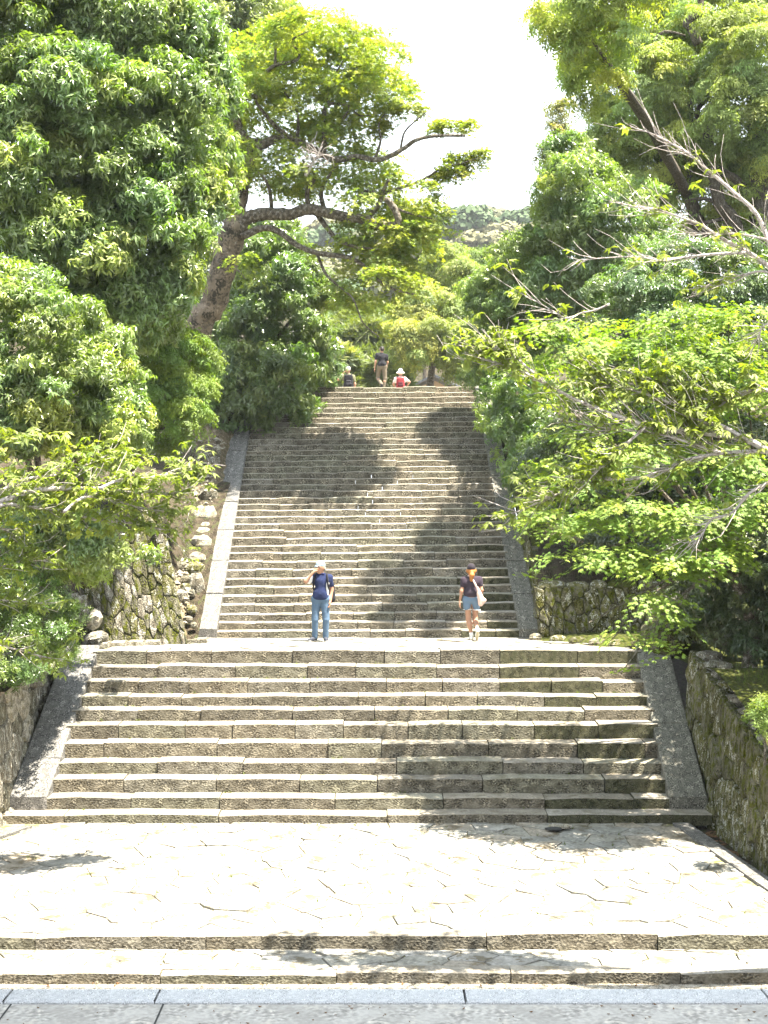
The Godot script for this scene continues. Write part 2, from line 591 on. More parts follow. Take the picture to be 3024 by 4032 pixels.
func setting() -> void:
	y_land = YC - (2561.3 - CY) / F * Z0
	var d10 := Z0 - 10.0 * LT
	y_terr = YC - (3239.3 - CY) / F * d10
	d_top = Z1 + 37.0 * UT
	y_top = YC - (1525.1 - CY) / F * d_top
	# ground that runs to the horizon, and the road over it
	var st := ST()
	quad(st, Vector3(-900, -0.06, 60), Vector3(900, -0.06, 60), Vector3(900, -0.06, -1500), Vector3(-900, -0.06, -1500))
	struct("ground", done(st), M.soil)
	st = ST()
	quad(st, Vector3(-40, 0, 10), Vector3(40, 0, 10), Vector3(40, 0, -15.93), Vector3(-40, 0, -15.93))
	struct("road", done(st), M.road)
	st = ST()   # filled joints of the road slabs
	for x in [-4.25, 0.38 - 2.9, 4.6]:
		var a := W(0, 0, 15.9)
		quad(st, Vector3(x + 0.10, 0.004, 4.0), Vector3(x + 0.125, 0.004, 4.0), Vector3(x + 0.022, 0.004, -15.92), Vector3(x, 0.004, -15.92))
	struct("road_joint", done(st), M.seal)
	# granite kerb stones along the road, and the strip of grit behind them
	var yk := YC - 5.466
	var kerb := thing("kerb", "pale blue-grey granite kerb along the near road edge", "kerb")
	var ks := [-11.5, -7.9, -4.33, -2.61, 0.93, 4.4, 7.9, 11.4]
	for i in ks.size() - 1:
		st = ST()
		slab(st, ks[i] + 0.006, ks[i + 1] - 0.006, -0.05, yk, -15.92, -16.335, 0.015)
		put("kerb_stone", done(st), M.kerb, kerb)
	st = ST()
	quad(st, Vector3(-14, yk - 0.004, -16.33), Vector3(14, yk - 0.004, -16.33), Vector3(14, yk - 0.004, -16.8), Vector3(-14, yk - 0.004, -16.8))
	struct("gravel_strip", done(st), M.gravel)
	# two long low front steps
	var front := thing("front_steps", "two long low stone steps in front of the paved terrace", "steps")
	var y2 := YC - 5.344
	var js := [-8.8, -6.6, -4.5, -2.64, -0.56, 1.5, 3.5, 5.75]
	for i in js.size() - 1:
		stone_step("step_stone", front, step_stone(js[i] + 0.006, js[i + 1] - 0.006, y2, y2 - yk + 0.05, 16.52, 0.12, 0.002, 0.015), M.riser_low[i % 4], M.tread[i % 3])
	js = [-8.8, -6.9, -4.35, -2.22, 1.28, 3.41, 5.75]
	for i in js.size() - 1:
		stone_step("step_stone", front, step_stone(js[i] + 0.006, js[i + 1] - 0.006, y_terr, y_terr - y2 + 0.05, 17.43, 0.12, 0.004, 0.015), M.riser_low[(i + 2) % 4], M.tread[(i + 1) % 3])
	# crazy paving: the strip between the front steps, the terrace, the landing
	paving("lower_pavement", -8.6, 5.75, 16.66, 17.42, y2 + 0.012, 0.5, 0.34)
	paving("terrace", -7.2, 4.95, 17.58, 23.93, y_terr + 0.012, 0.53, 0.47, true)
	paving("landing", -5.6, 5.0, 28.1, 30.9, y_land + 0.014, 0.75, 0.55)
	# edging of the terrace
	var edge := thing("terrace_edging", "line of pale granite edging stones along the right side of the terrace", "edging")
	var pts := [Vector3(4.92, 0, 23.85), Vector3(5.05, 0, 22.5), Vector3(5.20, 0, 21.0), Vector3(5.38, 0, 19.3), Vector3(5.55, 0, 17.6)]
	edge_stones(edge, pts, 0.27, y_terr + 0.03)
	edge = thing("terrace_edging", "line of pale granite edging stones splayed out at the left side of the terrace", "edging")
	edge_stones(edge, [Vector3(-6.2, 0, 23.6), Vector3(-6.75, 0, 22.2), Vector3(-7.7, 0, 20.0), Vector3(-8.7, 0, 17.7)], 0.27, y_terr + 0.03)
	# the gutter floor beside the terrace
	st = ST()
	quad(st, Vector3(4.9, y_terr - 0.12, -17.4), Vector3(6.2, y_terr - 0.12, -17.4), Vector3(6.2, y_terr - 0.12, -25), Vector3(4.9, y_terr - 0.12, -25))
	struct("gutter", done(st), M.soil)
	st = ST()
	quad(st, Vector3(-12, y_terr - 0.10, -17.4), Vector3(-5.2, y_terr - 0.10, -17.4), Vector3(-5.2, y_terr - 0.10, -25), Vector3(-12, y_terr - 0.10, -25))
	struct("gutter", done(st), M.soil)
	# a broken drain stone at the foot of the steps
	var dr := thing("drain_stone", "small broken drain stone lying at the foot of the lower steps", "drain", "", W(2190, 3262, 23.35))
	put("slab", boulder(Vector3(0.20, 0.04, 0.10), 5), M.pale_stone, dr, Vector3(0.06, 0.03, -0.06))
	put("hole", boulder(Vector3(0.15, 0.03, 0.07), 8), M.seal, dr, Vector3(-0.05, 0.012, 0.05))
	lower_stairs()
	upper_stairs()
	top_level()
	# banks on both sides
	struct("bank", land(-34, -6.4, 8, 29.3, 0.7, left_ground), M.soil)
	struct("bank", land(-34, -4.05, 29.8, 58, 0.7, left_ground), M.soil)
	struct("bank", land(5.85, 34, 8, 30.4, 0.7, right_ground), M.moss)
	struct("bank", land(3.42, 34, 30.6, 58, 0.7, right_ground), M.soil)
	gate_roof()
	hill()


func slab(st: SurfaceTool, x0: float, x1: float, y0: float, y1: float, z0: float, z1: float, ch: float) -> void:
	# z0 is the near face
	quad(st, Vector3(x0, y0, z0), Vector3(x1, y0, z0), Vector3(x1, y1 - ch, z0), Vector3(x0, y1 - ch, z0))
	quad(st, Vector3(x0, y1 - ch, z0), Vector3(x1, y1 - ch, z0), Vector3(x1 - ch * 0.5, y1, z0 - ch), Vector3(x0 + ch * 0.5, y1, z0 - ch))
	quad(st, Vector3(x0 + ch * 0.5, y1, z0 - ch), Vector3(x1 - ch * 0.5, y1, z0 - ch), Vector3(x1 - ch * 0.5, y1, z1), Vector3(x0 + ch * 0.5, y1, z1))
	quad(st, Vector3(x1, y0, z0), Vector3(x1, y0, z1), Vector3(x1 - ch * 0.5, y1, z1), Vector3(x1, y1 - ch, z0))
	quad(st, Vector3(x0, y0, z1), Vector3(x0, y0, z0), Vector3(x0, y1 - ch, z0), Vector3(x0 + ch * 0.5, y1, z1))


func edge_stones(parent: Node, pts: Array, w: float, y: float) -> void:
	for i in pts.size() - 1:
		var a: Vector3 = pts[i]
		var b: Vector3 = pts[i + 1]
		var t := (b - a).normalized() * 0.008
		var p := [Vector3(a.x, y, -a.z) + Vector3(t.x, 0, -t.z), Vector3(b.x, y, -b.z) - Vector3(t.x, 0, -t.z)]
		var o := Vector3(w, 0, 0)
		var st := ST()
		var dn := Vector3(0, -0.16, 0)
		quad(st, p[1], p[1] + o, p[0] + o, p[0])
		quad(st, p[1] + dn, p[1] + o + dn, p[1] + o, p[1])
		quad(st, p[0] + dn, p[1] + dn, p[1], p[0])
		quad(st, p[1] + o + dn, p[0] + o + dn, p[0] + o, p[1] + o)
		put("edging_stone", done(st), M.granite, parent)


func paving(called: String, x0: float, x1: float, d0: float, d1: float, y: float, cw: float, ch: float, splay := false) -> void:
	var bed := ST()
	quad(bed, Vector3(x0 - 0.1, y - 0.03, -d0 + 0.05), Vector3(x1 + 0.9 if splay else x1 + 0.1, y - 0.03, -d0 + 0.05), Vector3(x1 + 0.1, y - 0.03, -d1 - 0.05), Vector3(x0 - 0.1, y - 0.03, -d1 - 0.05))
	var root := struct(called, done(bed), M.joint)
	var wide := x1 - x0 + (0.6 if splay else 0.0)
	for poly in cells(wide, d1 - d0, cw, ch, 0.49):
		var tx := rng.randf_range(-0.02, 0.02)
		var tz := rng.randf_range(-0.02, 0.02)
		var dy := rng.randf_range(-0.006, 0.006)
		var c: Vector2 = poly[0]
		var keep := true
		if splay:
			var mid := Vector2.ZERO
			for p in poly:
				mid += p
			mid /= poly.size()
			var d := d0 + mid.y
			keep = x0 + mid.x > -6.0 - (23.5 - d) * 0.44 and x0 + mid.x < 5.0 + (23.85 - d) * 0.10 - 0.12
		if not keep:
			continue
		# winding: u to the right, v away from the eye, so the face looks up
		var m := cell_stone(poly, rng.randf_range(0.006, 0.013), 0.04, 0.008, 0.95, func(u: float, v: float, h: float) -> Vector3:
			return Vector3(x0 + u, y + h - 0.012 + dy + (u - c.x) * tx + (v - c.y) * tz, -(d0 + v)))
		if m:
			put("paving_stone", m, M.pave[rng.randi() % 4], root)


func px_x(px: float, d: float) -> float:
	return (px - CX) * d / F


func lower_stairs() -> void:
	var root := thing("lower_staircase", "wide lower flight of big weathered stone steps up to the landing", "staircase")
	var joints := [
		[577, 832, 1153, 1514, 1734, 1968, 2273], [622, 926, 1211, 1401, 1720, 1967, 2279], [545, 744, 976, 1220, 1521, 1743, 1968, 2171, 2373],
		[506, 714, 995, 1410, 1675, 1881, 2143, 2347], [543, 792, 1153, 1475, 1765, 2036, 2301], [468, 729, 917, 1162, 1352, 1607, 1820, 2103, 2355],
		[409, 855, 1292, 1503, 1924, 2273, 2538], [622, 957, 1562, 1980, 2296], [489, 852, 1181, 1485, 1900, 2379], [516, 866, 1319, 1745, 2145, 2495], [254, 861, 1524, 2155]]
	var ys := []
	var ds := []
	for j in 11:
		ds.append(Z0 - j * LT)
		ys.append(YC - (LOW_Y[j] - CY) / F * ds[j])
	for j in 11:
		var d: float = ds[j]
		var y: float = ys[j]
		var yb: float = ys[j + 1] if j < 10 else y_terr
		var left := px_x(173 + 0.348 * (3171 - LOW_Y[j]), d) if j < 10 else -6.75
		var right := px_x(2643 - 0.2256 * (3171 - LOW_Y[j]), d) if j < 10 else 5.62
		var xs := [left - (0.1 if j < 10 else 0.0)]
		for p in joints[j]:
			xs.append(px_x(p, d))
		xs.append(right + (0.1 if j < 10 else 0.0))
		for i in xs.size() - 1:
			var mossy: bool = xs[i] > 2.2 and rng.randf() < 0.7
			var k := rng.randi() % 5
			stone_step("step_stone", root, step_stone(xs[i] + 0.008, xs[i + 1] - 0.008, y, y - yb + 0.06, d, LT if j > 0 else 0.08, 0.0, 0.018), M.riser_moss if mossy else M.riser_low[k], M.tread[k])
	# sloping side stones
	for s in [-1, 1]:
		var rail := thing("stone_balustrade", ["broad sloping granite side slab left of the lower steps, dappled by leaf shadow", "broad sloping dark granite side slab right of the lower steps"][(s + 1) / 2], "balustrade")
		var cuts := [0.0, 0.23, 0.45, 0.68, 0.85, 1.0]
		for i in 5:
			var q := []
			for t in [cuts[i] + 0.002, cuts[i + 1] - 0.002]:
				var d := lerpf(ds[9] - 0.02, ds[0] + 0.25, t)
				var y := lerpf(ys[9] + 0.02, ys[0] + 0.10, t)
				var py := CY + (YC - y) * F / d
				var xi := px_x(173 + 0.348 * (3171 - py), d) if s < 0 else px_x(2643 - 0.2256 * (3171 - py), d)
				q.append(Vector3(xi, y, -d))
			ramp_slab(rail, q[0], q[1], 0.66 * s, 0.2 if i > 0 else ys[9] - ys[10] + 0.02, M.granite if s < 0 else M.granite_dark)


func ramp_slab(parent: Node, a: Vector3, b: Vector3, w: float, front_h: float, m: Material) -> void:
	var st := ST()
	var o := Vector3(w, 0, 0)
	var dn := Vector3(0, -0.6, 0)
	var up := Vector3(0, rng.randf_range(-0.008, 0.008), 0)
	var ch := Vector3(0.02 * signf(w), 0, 0)
	var lo := Vector3(0, -0.02, 0)
	a += up
	b += up
	var near := Vector3(0, -front_h, 0.0)
	var l0 := [a + lo, a + ch, a + o - ch, a + o + lo]
	var l1 := [b + lo, b + ch, b + o - ch, b + o + lo]
	if w < 0:
		l0.reverse()
		l1.reverse()
	for i in 3:
		quad(st, l0[i], l0[i + 1], l1[i + 1], l1[i])
	quad(st, l0[0] + near, l0[3] + near, l0[3], l0[0])
	tri(st, l0[0], l0[3], l0[2])
	tri(st, l0[0], l0[2], l0[1])
	quad(st, l1[0] + dn, l0[0] + near, l0[0], l1[0])
	quad(st, l0[3] + near, l1[3] + dn, l1[3], l0[3])
	put("slab", done(st), m, parent)


func upper_stairs() -> void:
	var root := thing("upper_staircase", "long upper flight of worn stone steps climbing between the trees", "staircase")
	var all := UP_Y + UP_Y2
	var prev := y_land
	var ends := []
	for k in 38:
		var d := Z1 + k * UT
		var y: float = YC - (all[k] - CY) / F * d
		var left := px_x(848.6 + 0.1626 * (2522.6 - all[k]), d)
		var right := px_x(2047.6 - 0.1815 * (2503 - all[k]), d)
		ends.append([left, right, y, d])
		var x := left - 0.08
		var i := 0
		while x < right:
			var w := rng.randf_range(0.75, 1.5)
			if right - x - w < 0.5:
				w = right + 0.08 - x
			var kk := rng.randi() % 5
			var mossy: bool = x > 1.6 and k < 16 and rng.randf() < 0.6
			stone_step("step_stone", root, step_stone(x + 0.007, x + w - 0.007, y, y - prev + 0.05, d, UT if k < 37 else 0.5, 0.006, 0.026), M.riser_moss if mossy else M.riser[kk], M.tread[kk])
			x += w
		prev = y
	for s in [-1, 1]:
		var rail := thing("stone_balustrade", ["narrow sloping granite side slab left of the upper steps, half in sun", "narrow sloping grey granite side slab right of the upper steps"][(s + 1) / 2], "balustrade")
		var n := 9
		for i in n:
			var q := []
			for t in [float(i) / n + 0.0015, float(i + 1) / n - 0.0015]:
				var f: float = t * 37.0
				var e0: Array = ends[int(f)]
				var e1: Array = ends[mini(int(f) + 1, 37)]
				var fr := f - int(f)
				var yy: float = lerpf(ends[0][2], ends[37][2], t)
				q.append(Vector3(lerpf(e0[0], e1[0], fr) if s < 0 else lerpf(e0[1], e1[1], fr), yy + 0.05, -lerpf(ends[0][3] - 0.08, ends[37][3], t)))
			ramp_slab(rail, q[0], q[1], (0.54 if s < 0 else 0.46) * s, 0.2 if i > 0 else 0.22, M.granite if s < 0 else M.granite_dark)


func top_level() -> void:
	var st := ST()
	quad(st, Vector3(-4.6, y_top - 0.012, -d_top - 0.6), Vector3(4.2, y_top - 0.012, -d_top - 0.6), Vector3(9, y_top - 0.012, -95), Vector3(-9, y_top - 0.012, -95))
	struct("upper_path", done(st), M.gravel)
	struct("ground", land(-60, 60, 57, 110, 4.0, func(x: float, d: float) -> float: return y_top - 0.15 + hill_noise(x, d)), M.soil)
	# a short flight beyond the top, on which one person stands
	var flight := thing("short_steps", "short flight of stone steps beyond the head of the long staircase", "steps")
	for i in 6:
		st = ST()
		slab(st, -3.0, 3.0, y_top - 0.2, y_top + 0.17 * (i + 1), -(52.9 + i * 0.24), -56.0 - i * 0.01, 0.02)
		put("step_stone", done(st), M.riser[i % 4], flight)
	# the small tiled building seen over the last step
	var hut := thing("small_building", "low building with grey tiled roof and tan gable beyond the top step", "building", "", Vector3(0, y_top, -75.0))
	st = ST()
	box(st, Vector3(0.75, -0.2, -3.0), Vector3(4.6, 2.55, 0))
	tri(st, Vector3(0.75, 2.55, 0.001), Vector3(4.6, 2.55, 0.001), Vector3(2.675, 3.5, 0.001))
	put("wall", done(st), plain("tan_plaster", lin(0.45, 0.33, 0.22), 0.9), hut)
	var rf := put("roof", roof_mesh(0.2, 5.15, 2.52, 3.65, 0.55, -3.5), M.roof_tile, hut)
	for k in 14:
		for sx in [0, 1]:
			st = ST()
			var z := 0.5 - k * 0.29
			var a := Vector3(0.2 if sx == 0 else 5.15, 2.60, z)
			var b := Vector3(2.675, 3.73, z)
			tube(st, PackedVector3Array([a, b]), 0.05, 0.05, 5)
			put("roof_tile", done(st), M.roof_tile, rf)


func roof_mesh(x0: float, x1: float, y0: float, y1: float, z0: float, z1: float) -> ArrayMesh:
	var st := ST()
	var xm := (x0 + x1) * 0.5
	var t := Vector3(0, 0.08, 0)
	for p in [[Vector3(x0, y0, z0), Vector3(xm, y1, z0), Vector3(xm, y1, z1), Vector3(x0, y0, z1)], [Vector3(xm, y1, z0), Vector3(x1, y0, z0), Vector3(x1, y0, z1), Vector3(xm, y1, z1)]]:
		quad(st, p[0] + t, p[1] + t, p[2] + t, p[3] + t)
		quad(st, p[3], p[2], p[1], p[0])
		quad(st, p[0], p[1], p[1] + t, p[0] + t)
		quad(st, p[2], p[3], p[3] + t, p[2] + t)
		quad(st, p[3], p[0], p[0] + t, p[3] + t)
		quad(st, p[1], p[2], p[2] + t, p[1] + t)
	return done(st)


func gate_roof() -> void:
	# the gate whose eaves shade the road: its roof is above and behind the eye
	var g := thing("gate", "tall timber gate whose deep eaves shade the road", "gate")
	var st := ST()
	var e := -13.66
	for s in [0, 1]:
		var t := Vector3(0, -0.35 * s, 0)
		var a := [Vector3(-8, 19.6, e) + t, Vector3(12, 19.6, e) + t, Vector3(12, 22.6, -5) + t, Vector3(-8, 22.6, -5) + t, Vector3(12, 19.6, 3.5) + t, Vector3(-8, 19.6, 3.5) + t]
		if s == 0:
			quad(st, a[0], a[1], a[2], a[3])
			quad(st, a[3], a[2], a[4], a[5])
			quad(st, a[0] + Vector3(0, -0.35, 0), a[1] + Vector3(0, -0.35, 0), a[1], a[0])
		else:
			var un := ST()
			quad(un, a[3], a[2], a[1], a[0])
			quad(un, a[5], a[4], a[2], a[3])
			put("ceiling", done(un), M.gate_wood, g)
	put("roof", done(st), M.roof_tile, g)
	for x in [-6.5, 6.5, 10.5]:
		for z in [-9.0, -1.0]:
			st = ST(true)
			tube(st, PackedVector3Array([Vector3(x, 0, z), Vector3(x, 10, z), Vector3(x, 21.0, z)]), 0.38, 0.34, 12)
			put("pillar", done(st), M.gate_wood, g)
	st = ST()
	box(st, Vector3(-7.5, 0, -3.6), Vector3(11.5, YC - 1.6, 3))
	put("podium", done(st), M.granite, g)


func hill() -> void:
	var f := func(x: float, d: float) -> float:
		return y_top - 1.0 + maxf(0.0, d - 92.0) * 0.268 + 3.0 * sin(x * 0.05 + 1.0) + 2.0 * sin(d * 0.06 + x * 0.03) - absf(x - 18.0) * 0.05
	struct("hill", land(-110, 130, 92, 262, 8.0, f), M.soil)
	# crowns of the wood on the hill: the ones that show are trees of their own
	var a := far_crown(31)
	var b := far_crown(57)
	var n := 0
	for row in 12:
		var d := 118.0 + row * 12.0
		var x0 := px_x(1260, d)
		var x1 := px_x(2150, d)
		var x := x0 + rng.randf_range(0, 3)
		while x < x1:
			var dd := d + rng.randf_range(-4, 4)
			var s := rng.randf_range(0.85, 1.25) * (1.0 if row > 3 else 0.85)
			var py: float = CY - (f.call(x, dd) + 4.0 * s - YC) * F / dd
			if py > 840 and py < 1480:
				var grey := rng.randf() < 0.72
				var t := thing("hill_tree", "olive-grey rounded broadleaf crown in the wood on the far hill" if grey else "green rounded broadleaf crown in the wood on the far hill", "tree", "pale crowns on the far hill" if grey else "green crowns on the far hill", Vector3(x, f.call(x, dd), -dd))
				t.rotation.y = rng.randf_range(0, TAU)
				t.scale = Vector3(s, s * rng.randf_range(0.85, 1.1), s)
				put("crown", a if rng.randf() < 0.5 else b, M.far_olive[rng.randi() % 2] if grey else M.far_green, t)
				var st := ST()
				tube(st, PackedVector3Array([Vector3(0, -0.5, 0), Vector3(0, 3.0, 0)]), 0.3, 0.2, 5)
				put("trunk", done(st), M.bark_dark, t)
				n += 1
			x += rng.randf_range(5.0, 8.0)
	var top := thing("hill_tree", "darker blue-green crown standing out on the hill skyline", "tree", "", W(1842, 940, 215))
	top.scale = Vector3(1.1, 1.1, 1.1)
	put("crown", a, M.far_green, top, Vector3(0, -1.5, 0))
	var st2 := ST()
	tube(st2, PackedVector3Array([Vector3(0, -4, 0), Vector3(0, 2.0, 0)]), 0.3, 0.2, 5)
	put("trunk", done(st2), M.bark_dark, top)


# a rounded crown of many leafy tufts, about 4 m in radius
func far_crown(s: int) -> ArrayMesh:
	var r := RandomNumberGenerator.new()
	r.seed = s
	var st := ST()
	for k in 26:
		var u := Vector3(r.randf_range(-1, 1), r.randf_range(-0.15, 1), r.randf_range(-1, 1)).normalized()
		var c := Vector3(0, 3.2, 0) + u * Vector3(3.4, 2.2, 3.4)
		var lr := r.randf_range(1.0, 1.7)
		var tint := r.randf_range(0.8, 1.2)
		for i in 60:
			var v := Vector3(r.randf_range(-1, 1), r.randf_range(-0.35, 1), r.randf_range(-1, 1)).normalized()
			var p := c + v * lr * Vector3(1, 0.75, 1) * r.randf_range(0.75, 1.05)
			var t := v.cross(Vector3(r.randf_range(-1, 1), r.randf_range(-1, 1), r.randf_range(-1, 1))).normalized()
			var w := (v + Vector3(r.randf_range(-1, 1), r.randf_range(-0.3, 1), r.randf_range(-1, 1)) * 0.7).normalized().cross(t)
			var g := tint * r.randf_range(0.8, 1.2)
			st.set_color(Color(g, g, g))
			var q := r.randf_range(0.25, 0.45)
			tri(st, p - t * q, p + w * q, p + t * q)
			tri(st, p - t * q, p + t * q, p - w * q)
	return done(st)


# ------------------------------------------------------------------ dry stone walls
func wall_face(root: Node3D, a: Vector3, u: Vector3, v: Vector3, w: float, h: float, cw: float, ch: float, bulge: float, skew: float, mats: Array, running := false) -> void:
	u = u.normalized()
	v = v.normalized()
	var n := u.cross(v).normalized()
	var st := ST()
	var b := a - n * 0.02
	var s := Vector3.ZERO + u * skew * h
	quad(st, b, b + u * w, b + u * w + v * h + s, b + v * h + s)
	put("backing", done(st), M.joint_moss, root)
	for poly in cells(w, h, cw, ch, 0.46, skew, running):
		var lift := rng.randf_range(-0.6, 0.6) * bulge
		var m := cell_stone(poly, 0.007, 0.08, bulge, 0.88, func(p: float, q: float, o: float) -> Vector3: return a + u * p + v * q + n * (o + lift))
		if m:
			put("stone", m, mats[rng.randi() % mats.size()], root)


func coping(root: Node3D, a: Vector3, u: Vector3, w: float, deep: float, mats: Array) -> void:
	u = u.normalized()
	var back := u.cross(Vector3.UP) * -1.0
	var x := 0.0
	while x < w:
		var l := minf(rng.randf_range(0.35, 0.75), w - x)
		if l > 0.12:
			var c := a + u * (x + l * 0.5) + back * deep * 0.5
			var o := put("coping_stone", boulder(Vector3(l * 0.52, rng.randf_range(0.10, 0.16), deep * 0.55), rng.randi() % 1000, 0.2), mats[rng.randi() % mats.size()], root, c)
			o.rotation.y = atan2(-u.z, u.x)
		x += l


func walls() -> void:
	var t := thing("retaining_wall", "dry stone retaining wall of big rounded stones left of the lower steps", "wall")
	wall_face(t, Vector3(-6.52, y_terr - 0.2, -17.0), Vector3(0, 0, -1), Vector3(-0.06, 1, 0), 11.2, 2.75, 0.62, 0.48, 0.07, 0.0, [M.wall[0], M.wall[1], M.wall[0], M.pale_stone], true)
	coping(t, Vector3(-6.68, y_land - 0.15, -17.0), Vector3(0, 0, -1), 11.0, 0.5, [M.wall[0], M.wall[1]])
	t = thing("retaining_wall", "mossy lichened stone retaining wall right of the lower steps", "wall")
	wall_face(t, Vector3(5.60, 0.05, -26.6), Vector3(0.01, -0.22, 1), Vector3(0.09, 1, 0), 9.5, 3.0, 0.50, 0.50, 0.075, 0.0, [M.wall[2], M.wall[4], M.wall[5], M.wall[3]], true)
	coping(t, Vector3(5.88, 3.0, -26.6), Vector3(0.01, -0.22, 1), 8.5, 0.5, [M.wall[2], M.wall[0]])
	t = thing("retaining_wall", "battered wall of thin slanting mossy slabs beside the landing, left of the upper steps", "wall")
	wall_face(t, Vector3(-7.6, y_land - 0.1, -29.2), Vector3(1, 0, 0.0), Vector3(0, 1, -0.22), 3.5, 3.0, 0.14, 0.40, 0.035, -0.22, [M.wall[4], M.wall[5], M.wall[2], M.wall[0], M.wall[4]])
	wall_face(t, Vector3(-4.35, y_land + 0.1, -29.5), Vector3(-0.2, 0, -1), Vector3(-0.2, 1, 0), 4.5, 2.4, 0.3, 0.36, 0.08, 0.0, [M.wall[4], M.wall[2], M.wall[0]])
	t = thing("retaining_wall", "low dark dry stone wall at the head of the rubble slope under the trees", "wall")
	wall_face(t, Vector3(-6.4, y_land + 3.55, -37.4), Vector3(1, 0, 0.0), Vector3(0, 1, -0.1), 2.0, 1.0, 0.48, 0.26, 0.06, 0.0, [M.wall[0], M.wall[1]], true)
	t = thing("retaining_wall", "low lichened stone wall with mossy top right of the upper steps", "wall")
	wall_face(t, Vector3(3.38, y_land + 0.05, -30.45), Vector3(1, 0, 0.03), Vector3(0, 1, -0.08), 4.4, 1.12, 0.20, 0.40, 0.05, -0.1, [M.wall[2], M.wall[4], M.wall[5], M.wall[3]])
	coping(t, Vector3(3.4, y_land + 1.16, -30.5), Vector3(1, 0, 0.03), 4.2, 0.5, [M.wall[2], M.moss])
	wall_face(t, Vector3(3.44, y_land + 5.05, -40.0), Vector3(0, -0.56, 1), Vector3(0.05, 1, 0), 10.9, 1.15, 0.42, 0.34, 0.06, 0.0, [M.wall[2], M.wall[4], M.wall[5], M.moss])
	# scree with boulders beside the left side slab
	var m := land(-5.6, -4.1, 29.6, 40.0, 0.22, func(x: float, d: float) -> float: return y_land + (d - 30.0) * 0.56 + 0.05 + rng.randf_range(-0.05, 0.05) - maxf(0, -x - 5.0) * 0.1 - maxf(0.0, x + 4.6) * 0.9)
	struct("rubble_slope", m, M.scree)
	var px := [808, 819, 811, 792, 800, 696, 777, 711, 769, 773, 735, 731, 711, 748, 754, 740, 762, 690, 720, 770]
	var py := [2035, 1954, 2081, 2146, 2104, 2204, 2204, 2235, 2242, 2304, 2288, 2315, 2350, 2338, 2400, 2440, 2462, 2120, 2060, 1890]
	var pr := [33, 26, 18, 30, 22, 15, 24, 20, 24, 21, 18, 15, 22, 14, 14, 12, 10, 8, 9, 24]
	var say := ["largest pale boulder beside the left side slab, in full sun", "rounded boulder in shade at the upper rubble slope", "small pale stone just below the largest boulder", "broad sunlit flat boulder halfway down the rubble slope", "small angular stone above the broad flat boulder", "grey rounded stone at the left edge of the rubble slope", "boulder shaded below the broad flat one, touching the side slab", "small dark stone beside the grey rounded stone", "squarish dark boulder against the left side slab", "tall upright block against the left side slab", "squarish block left of the tall upright block", "small stone under the squarish block", "rounded stone on the wall corner by the rubble slope", "little stone at the foot of the tall upright block", "flat brown stone low on the rubble slope", "small stone near the foot of the rubble slope", "lowest small stone in the gap by the side slab", "pale pebble-like stone on the sunny rubble", "blue-grey flat stone at the shadow edge of the rubble", "mossy boulder under the trees at the head of the rubble"]
	for i in px.size():
		var d: float = 19.4 / (0.56 - (CY - py[i]) / F)
		var r: float = pr[i] * 1.55 * d / F
		var o := put("boulder", boulder(Vector3(r * 1.05, r * (1.5 if i == 9 else 0.85), r), 40 + i, 0.3), M.pale_stone if i in [0, 2, 3, 4, 17] else M.wall[[0, 1, 2][i % 3]], self, W(px[i], py[i], d))
		o.rotation.y = i * 1.7
		tag(o, say[i], "boulder")
	for i in 3:
		var o := put("boulder", boulder([Vector3(0.17, 0.34, 0.2), Vector3(0.15, 0.2, 0.18), Vector3(0.24, 0.14, 0.2)][i], 80 + i, 0.55), M.pale_stone if i == 1 else M.wall[0], self, W([318, 372, 385][i], [2395, 2440, 2512][i], 28.9 - i * 0.1))
		o.rotation.z = [0.3, -0.4, 0.1][i]
		tag(o, ["pale sunlit boulder at the left end of the slanting wall, uppermost", "pale sunlit boulder at the left end of the slanting wall, middle", "pale sunlit boulder at the left end of the slanting wall, lowest"][i], "boulder")
	# rubble pebbles that nobody could count
	var st := ST()
	for i in 520:
		var d := rng.randf_range(30.2, 38.5)
		var x := rng.randf_range(-5.3, -4.35)
		var r := 0.02 + 0.10 * pow(rng.randf(), 2.5)
		var p := Vector3(x, y_land + (d - 30.0) * 0.56 + 0.05, -d)
		var q := []
		for k in 4:
			q.append(p + Vector3(cos(k * 1.57 + i) * r, rng.randf_range(0.0, 0.5) * r, sin(k * 1.57 + i) * r * 0.8))
		var e := p + Vector3(0, r * 0.9, 0)
		for k in 4:
			tri(st, q[(k + 1) % 4], q[k], e)
	var peb := put("rubble", done(st), M.pale_stone)
	tag(peb, "loose pebbles scattered over the sunny rubble slope", "rubble")
	peb.set_meta("kind", "stuff")
	# setts at the left end of the landing, curb and moss at its right end
	t = thing("landing_edging", "row of small upright setts at the back left of the landing", "edging")
	for i in 10:
		st = ST()
		var a := W(545 + i * 27, 2524 - i * 0.4, 29.45)
		slab(st, a.x, a.x + 0.135, y_land - 0.02, y_land + 0.10 + rng.randf_range(-0.015, 0.015), a.z, a.z - 0.14, 0.012)
		put("sett", done(st), M.riser[i % 4], t)
	t = thing("landing_edging", "pale stones edging the left end of the landing", "edging")
	for i in 4:
		st = ST()
		slab(st, -5.95 + i * 0.33, -5.64 + i * 0.33, y_land - 0.05, y_land + 0.11, -28.55 - i * 0.16, -28.9 - i * 0.16, 0.02)
		put("edging_stone", done(st), M.pale_stone, t)
	t = thing("curb", "dark mossy curb stones curving round the right end of the landing", "curb")
